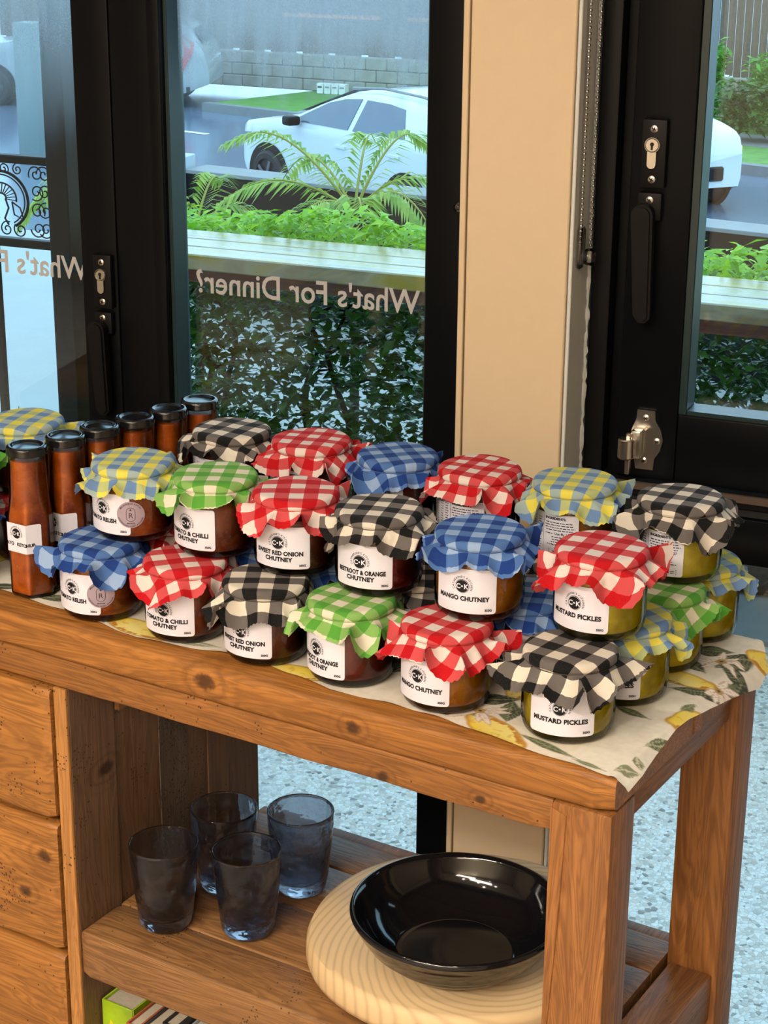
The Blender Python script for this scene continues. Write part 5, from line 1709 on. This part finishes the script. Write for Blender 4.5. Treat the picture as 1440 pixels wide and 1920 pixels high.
# palms between hedge and wall
M['palm_leaf'] = leaf_mat('palm_leaf', (96, 150, 46), (190, 206, 96), 0.4)
M['palm_stem'] = plain('palm_stem', srgb(150, 150, 62), 0.6)
def frond(parent, base, az, L, rise, droop, nleaf=26, lw_=0.11, seed=0):
    r = random.Random(seed)
    f = MB()
    pts = []
    n = 16
    dirh = Vector((math.cos(az), math.sin(az), 0))
    for i in range(n + 1):
        t = i / n
        pts.append(Vector(base) + dirh * L * (t * 0.92) + Vector((0, 0, rise * math.sin(min(1.0, t * 1.15) * math.pi * 0.5) - droop * t ** 2.4)))
    sd = Vector((-dirh.y, dirh.x, 0))
    vs, fs = [], []
    for i in range(nleaf):
        t = 0.12 + 0.86 * i / (nleaf - 1)
        q = t * n
        a = int(min(q, n - 1))
        p = pts[a].lerp(pts[a + 1], q - a)
        tg = (pts[a + 1] - pts[a]).normalized()
        ll = lw_ * (math.sin(math.pi * (0.15 + 0.80 * t)) ** 0.7) * r.uniform(0.85, 1.1)
        for sg in (-1, 1):
            d = (tg * 0.75 + sd * sg * 0.8 + Vector((0, 0, -0.15 + r.uniform(-0.15, 0.15)))).normalized()
            w_ = d.cross(Vector((0, 0, 1))).normalized() * 0.0065
            m = p + d * ll * 0.5 + Vector((0, 0, 0.004))
            e = p + d * ll + Vector((0, 0, -ll * 0.3))
            k = len(vs)
            vs += [p, m + w_, e, m - w_]
            fs += [(k, k + 1, k + 2, k + 3)]
    f.add(vs, fs)
    fo = f.build('frond', M['palm_leaf'], parent, 0)
    MB().tube(pts, [0.005 * (1 - 0.75 * i / n) for i in range(n + 1)], 5).build('frond_stalk', M['palm_stem'], fo, 60)
def palm(label, s, y, z, specs):
    p = thing('palm_plant', label, 'palm', w2(s, y, 0.0), WROT)
    MB().tube([(0, 0, 0), (0.004, 0, z * 0.5), (0, 0, z)], [0.016, 0.014, 0.012], 8).build('trunk', M['bark'], p, 60)
    for i, (az, L, rise, droop) in enumerate(specs):
        frond(p, (0, 0, z - 0.02), R(az), L, rise, droop, seed=i + int(abs(s) * 100))
palm('feathery yellow green palm rising before the white car', -1.58, 2.75, 0.70, [(178, 0.46, 0.26, 0.10), (150, 0.40, 0.20, 0.16), (205, 0.42, 0.14, 0.12), (20, 0.36, 0.18, 0.22), (-20, 0.40, 0.16, 0.30), (60, 0.30, 0.26, 0.10), (100, 0.28, 0.24, 0.08), (-60, 0.3, 0.12, 0.2), (250, 0.34, 0.10, 0.2)])
palm('small arching palm before the low black wall', -2.08, 2.72, 0.62, [(180, 0.30, 0.12, 0.20), (200, 0.34, 0.10, 0.24), (160, 0.28, 0.16, 0.16), (10, 0.26, 0.12, 0.14), (90, 0.2, 0.16, 0.05), (-30, 0.28, 0.10, 0.18)])
palm('palm fronds at the door frame edge beside the white pillar', -2.60, 3.05, 0.62, [(170, 0.3, 0.14, 0.2), (200, 0.3, 0.1, 0.2), (20, 0.26, 0.16, 0.18), (-10, 0.3, 0.10, 0.26), (60, 0.2, 0.2, 0.1)])

# far fence on a block wall, letterboxes, street hedges
fl = thing('paling_fence', 'dark timber paling fence on a concrete block wall across the street', 'fence')
out_obj(fl)
M['paling'] = wood('paling_timber', 'z', (112, 92, 76), (66, 52, 44), 0.25, weather=0.5)
M['block'] = plain('concrete_block', srgb(150, 146, 132), 0.9, 0.2, 0.22, 5)
fp0, fp1 = Vector((-19.5, 27.1, 0)), Vector((-1.0, 25.9, 0))
fdir = (fp1 - fp0)
flen = fdir.length
fa = math.atan2(fdir.y, fdir.x)
bl_me = MB().bbox(0, 0.39, 0, 0.19, 0, 0.19, 0.012, 1).mesh('block', M['block'], 0)
pl_me = MB().bbox(0, 0.118, 0, 0.022, 0, 1.75, 0.004, 1).mesh('paling', M['paling'], 0)
for row in range(3):
    n = int(flen / 0.4)
    for i in range(n):
        if row == 0 and i % 2:
            pass
        b = link('block', bl_me, fl)
        p = fp0 + fdir.normalized() * (i * 0.4 + (0.2 if row % 2 else 0))
        b.location = (p.x, p.y, -1.88 + row * 0.2)
        b.rotation_euler = (0, 0, fa)
n = int(flen / 0.125)
for i in range(n):
    b = link('paling', pl_me, fl)
    p = fp0 + fdir.normalized() * (i * 0.125) + Vector((0, 0.05, 0))
    b.location = (p.x, p.y, -1.275 + (0.03 if i % 5 == 0 else 0.0))
    b.rotation_euler = (0, 0, fa)
lb_mat = plain('letterbox_paint', srgb(232, 236, 226), 0.5)
for i, nm in enumerate(('first', 'second', 'third', 'fourth')):
    lbx = thing('letterbox', 'small white letterbox by the block wall, %s counting from the dark slotted one' % nm if i else 'small white letterbox by the block wall, with a dark open slot', 'letterbox',
                w2(-12.70 + i * 0.135, 26.35, -1.883), WROT, 'letterboxes on the block wall')
    MB().bbox(0, 0.118, 0, 0.16, 0, 0.17, 0.006, 1).build('box', lb_mat, lbx)
    MB().box(0.02, 0.098, -0.004, -0.001, 0.10, 0.125).build('slot', M['dark_slot'] if i == 0 else M['kerb'], lbx, 0)
def bush(label, s, y, z0, w_, d_, h, n, seed, mat='leaf_bright', size=0.16):
    r = random.Random(seed)
    b = thing('street_bush', label, 'bush', w2(s, y, z0), WROT)
    def f(rr):
        while True:
            a, bb, c = rr.uniform(-1, 1), rr.uniform(-1, 1), rr.uniform(0.17, 1)
            if max(abs(a), abs(bb), abs(2 * c - 1)) > 0.62:
                wob = 1 + 0.12 * mnoise.noise(Vector((a * 2, bb * 2, c * 3 + seed)))
                return (a * w_ / 2 * wob, bb * d_ / 2 * wob, c * h * wob), 1.0
    leaf_cloud(r, n, f, size).build('bush_foliage', M[mat], b, 0)['kind'] = 'stuff'
    MB().tube([(0, 0, 0), (0.02, 0, h * 0.5), (0, 0.02, h * 0.8)], [0.07, 0.05, 0.02], 6).build('stem', M['bark'], b, 60)
M['leaf_street'] = leaf_mat('leaf_street', (60, 124, 40), (120, 190, 60), 0.35)
bush('clipped square hedge bush on the bank above the far kerb', -4.35, 25.02, -1.868, 1.4, 1.1, 1.05, 2600, 5, 'leaf_street', 0.13)
bush('narrow tall bush beside the window frame across the street', -5.80, 25.0, -1.868, 0.55, 0.6, 1.2, 1000, 6, 'leaf_street', 0.13)
bush('low scrubby shrubs under the clipped hedge across the street', -4.35, 23.72, -1.868, 1.7, 0.6, 0.8, 1400, 8, 'leaf_dark', 0.15)
bush('tree foliage showing over the fence top by the door frame', -12.4, 29.6, 0.3, 1.6, 1.0, 1.2, 1200, 7, 'leaf_street', 0.15)
bush('dark foliage above the parked van at the picture edge', -18.6, 30.0, -1.0, 4.5, 1.5, 3.2, 2600, 9, 'leaf_street', 0.22)

# ------------------------------------------------------------------ cars
def interp(tab, x):
    for (x0, y0), (x1, y1) in zip(tab, tab[1:]):
        if x <= x1:
            t = (x - x0) / (x1 - x0) if x1 > x0 else 0
            return y0 + (y1 - y0) * max(0, min(1, t))
    return tab[-1][1]
ROOF = [(-2.12, 0.76), (-2.08, 0.92), (-1.92, 1.00), (-1.50, 1.08), (-1.05, 1.14), (-0.80, 1.24), (-0.40, 1.42), (-0.05, 1.54), (0.45, 1.59), (1.10, 1.57), (1.60, 1.51), (1.90, 1.40), (2.08, 1.12), (2.17, 0.95), (2.20, 0.70)]
BELT = [(-2.2, 0.78), (-2.0, 0.92), (-1.05, 1.06), (0.0, 1.08), (1.0, 1.11), (1.9, 1.10), (2.2, 0.9)]
BOT = [(-2.2, 0.36), (-1.8, 0.24), (1.8, 0.26), (2.2, 0.42)]
def half_w(x, z):
    e = 0.92 - 0.16 * max(0, (abs(x) - 1.55) / 0.65) ** 2
    b = interp(BELT, x)
    if z > b:
        e -= 0.26 * (z - b) / 0.56
    if z < 0.45:
        e -= 0.05 * (0.45 - z) / 0.2
    return e
def car(label, loc, rz, paint, dark_glass, lamp=None):
    c = thing('car', label, 'car', loc, rz)
    c.scale = (1, 1, 0.89)
    n = 44
    mb = MB()
    vs, fs = [], []
    m = None
    for i in range(n + 1):
        x = -2.12 + 4.32 * i / n
        zt, zb, bz = interp(ROOF, x), interp(BOT, x), interp(BELT, x)
        bz = min(bz, zt - 0.02)
        zs = [zb, zb + 0.10, 0.55, bz - 0.10, bz, bz + (zt - bz) * 0.35, bz + (zt - bz) * 0.7, zt - 0.05 * (1 if zt - bz > 0.1 else 0.2), zt]
        half = []
        for q, z in enumerate(zs):
            w_ = half_w(x, z)
            if q == len(zs) - 1:
                w_ -= 0.16
            # wheel arches
            half.append((w_, z))
        row = [(x, -w_, z) for w_, z in half] + [(x, 0, zt + 0.015)] + [(x, w_, z) for w_, z in reversed(half)]
        m = len(row)
        vs += row
    for i in range(n):
        for q in range(m - 1):
            fs.append((i * m + q, (i + 1) * m + q, (i + 1) * m + q + 1, i * m + q + 1))
    fs.append(tuple(range(m)))
    fs.append(tuple(n * m + q for q in range(m - 1, -1, -1)))
    mb.add(vs, fs)
    bd_ = mb.build('car_body', paint, c, 55)
    for sg in (-1, 1):
        def side(pts, off, name, mat, parent=c):
            b2 = MB()
            vv = [(x, sg * (half_w(x, z) + off), z) for x, z in pts]
            nn = len(vv)
            b2.add(vv + [(x, y - sg * 0.03, z) for x, y, z in vv], [tuple(range(nn)), tuple(range(2 * nn - 1, nn - 1, -1))] + [(i, (i + 1) % nn, (i + 1) % nn + nn, i + nn) for i in range(nn)])
            return b2.build(name, mat, parent, 0)
        side([(-0.86, 1.12), (-0.62, 1.24), (-0.30, 1.39), (-0.02, 1.46), (0.28, 1.49), (0.23, 1.13)], 0.010, 'side_window', dark_glass)
        side([(0.33, 1.13), (0.38, 1.49), (0.80, 1.49), (1.10, 1.46), (1.28, 1.15)], 0.010, 'side_window', dark_glass)
        side([(1.56, 1.40), (1.66, 1.42), (1.98, 1.14), (1.96, 0.98), (1.80, 0.66), (1.72, 0.70), (1.84, 0.98), (1.82, 1.12)], 0.03, 'tail_lamp', plain('tail_red', srgb(226, 40, 60), 0.3) if sg < 0 else M['tail'], c)
        side([(-2.05, 0.72), (-1.75, 0.80), (-1.78, 0.86), (-2.04, 0.83)], 0.02, 'head_lamp', lamp or M['kerb'])
        side([(0.02, 0.90), (0.22, 0.90), (0.22, 0.93), (0.02, 0.93)], 0.02, 'door_handle', paint)
        side([(1.02, 0.92), (1.22, 0.92), (1.22, 0.95), (1.02, 0.95)], 0.02, 'door_handle', paint)
        side([(-1.9, 0.25), (1.9, 0.27), (1.9, 0.38), (-1.9, 0.36)], 0.014, 'sill_cladding', M['black_matte'])
        mm = MB().bbox(-0.80, -0.64, 0, 0.16, 1.08, 1.20, 0.03, 2)
        mm.xf(Matrix.Translation((0, sg * 0.90 if sg > 0 else -1.10, 0)))
        mm.build('wing_mirror', M['black_matte'], c)
        MB().tube([(-0.1, sg * 0.60, 1.575), (0.5, sg * 0.60, 1.625), (1.2, sg * 0.60, 1.60), (1.5, sg * 0.58, 1.55)], 0.018, 6).build('roof_rail', M['kerb'], c, 60)
        for wx in (-1.36, 1.34):
            ar = MB().lathe([(0.40, -0.02), (0.42, 0.02), (0.0, 0.02)], 28)
            ar.xf(Matrix.Translation((wx, sg * 0.912, 0.36)) @ Matrix.Rotation(R(-90 * sg), 4, 'X'))
            ar.build('wheel_arch', M['black_matte'], c, 30)
            wh = MB().lathe([(0.0, -0.11), (0.30, -0.11), (0.335, -0.08), (0.34, 0.0), (0.335, 0.09), (0.30, 0.115), (0.235, 0.115), (0.225, 0.09), (0.0, 0.09)], 28)
            wh.xf(Matrix.Translation((wx, sg * 0.845, 0.34)) @ Matrix.Rotation(R(-90 * sg), 4, 'X'))
            w_o = wh.build('wheel', M['tyre'], c, 30)
            hb = MB().lathe([(0.0, 0.122), (0.05, 0.122), (0.06, 0.112)], 12)
            for k in range(5):
                a = R(72 * k)
                hb.add([(0.04 * math.cos(a + .6), 0.04 * math.sin(a + .6), 0.118), (0.22 * math.cos(a + .12), 0.22 * math.sin(a + .12), 0.114), (0.22 * math.cos(a - .12), 0.22 * math.sin(a - .12), 0.114), (0.04 * math.cos(a - .6), 0.04 * math.sin(a - .6), 0.118)], [(0, 1, 2, 3)])
            hb.xf(Matrix.Translation((wx, sg * 0.845, 0.34)) @ Matrix.Rotation(R(-90 * sg), 4, 'X'))
            hb.build('wheel_rim', M['rim'], w_o, 0)
    def cross(x0, z0, x1, z1, name, mat, off):
        w0_, w1_ = half_w(x0, z0) - 0.08, half_w(x1, z1) - 0.12
        nrm = Vector((-(z1 - z0), 0, x1 - x0)).normalized() * off
        MB().add([(x0 + nrm.x, -w0_, z0 + nrm.z), (x0 + nrm.x, w0_, z0 + nrm.z), (x1 + nrm.x, w1_, z1 + nrm.z), (x1 + nrm.x, -w1_, z1 + nrm.z)], [(0, 1, 2, 3)]).build(name, mat, c, 0)
    cross(-0.98, 1.17, -0.12, 1.525, 'windscreen', dark_glass, 0.02)
    cross(1.93, 1.385, 2.075, 1.13, 'rear_window', dark_glass, 0.02)
    MB().bbox(-2.155, -2.07, -0.55, 0.55, 0.42, 0.60, 0.02, 1).build('front_grille', M['black_matte'], c)
    MB().bbox(-2.15, -2.09, -0.28, 0.28, 0.62, 0.72, 0.01, 1).build('number_plate', M['white_paint'], c)
    return c
M['tail'] = plain('tail_red_lens', srgb(226, 40, 60), 0.3)
M['tyre'] = plain('tyre_rubber', (0.012, 0.012, 0.014, 1), 0.7)
M['rim'] = plain('alloy_rim', (0.10, 0.10, 0.11, 1), 0.35, 0.5, 0.05, 30, Metallic=0.7)
WHITE = plain('white_car_paint', srgb(208, 214, 214), 0.16, 0.5, 0.01, 2)
SILV = plain('silver_car_paint', srgb(170, 178, 182), 0.18, 0.5, 0.02, 2)
CGL = plain('tinted_car_glass', srgb(74, 92, 112), 0.06, 0.8, 0.05, 2)
HL = emit('amber_lamp', (1.0, 0.72, 0.45), 1.6)
def place_car(label, s, y, head_deg, paint, lamp=None, z=-2.0):
    car(label, w2(s, y, z), WROT + R(head_deg), paint, CGL, lamp)
# local -x is the nose; heading angle rotates about z
place_car('white hatchback SUV with red tail lamp driving past the door', -7.27, 16.98, -32, WHITE)
place_car('silver car parked across the street, half hidden by the door frames', -16.15, 24.65, 19, SILV)
place_car('white car nose showing beside the window frame with a lit lamp', -5.93, 19.47, 138, WHITE, HL)
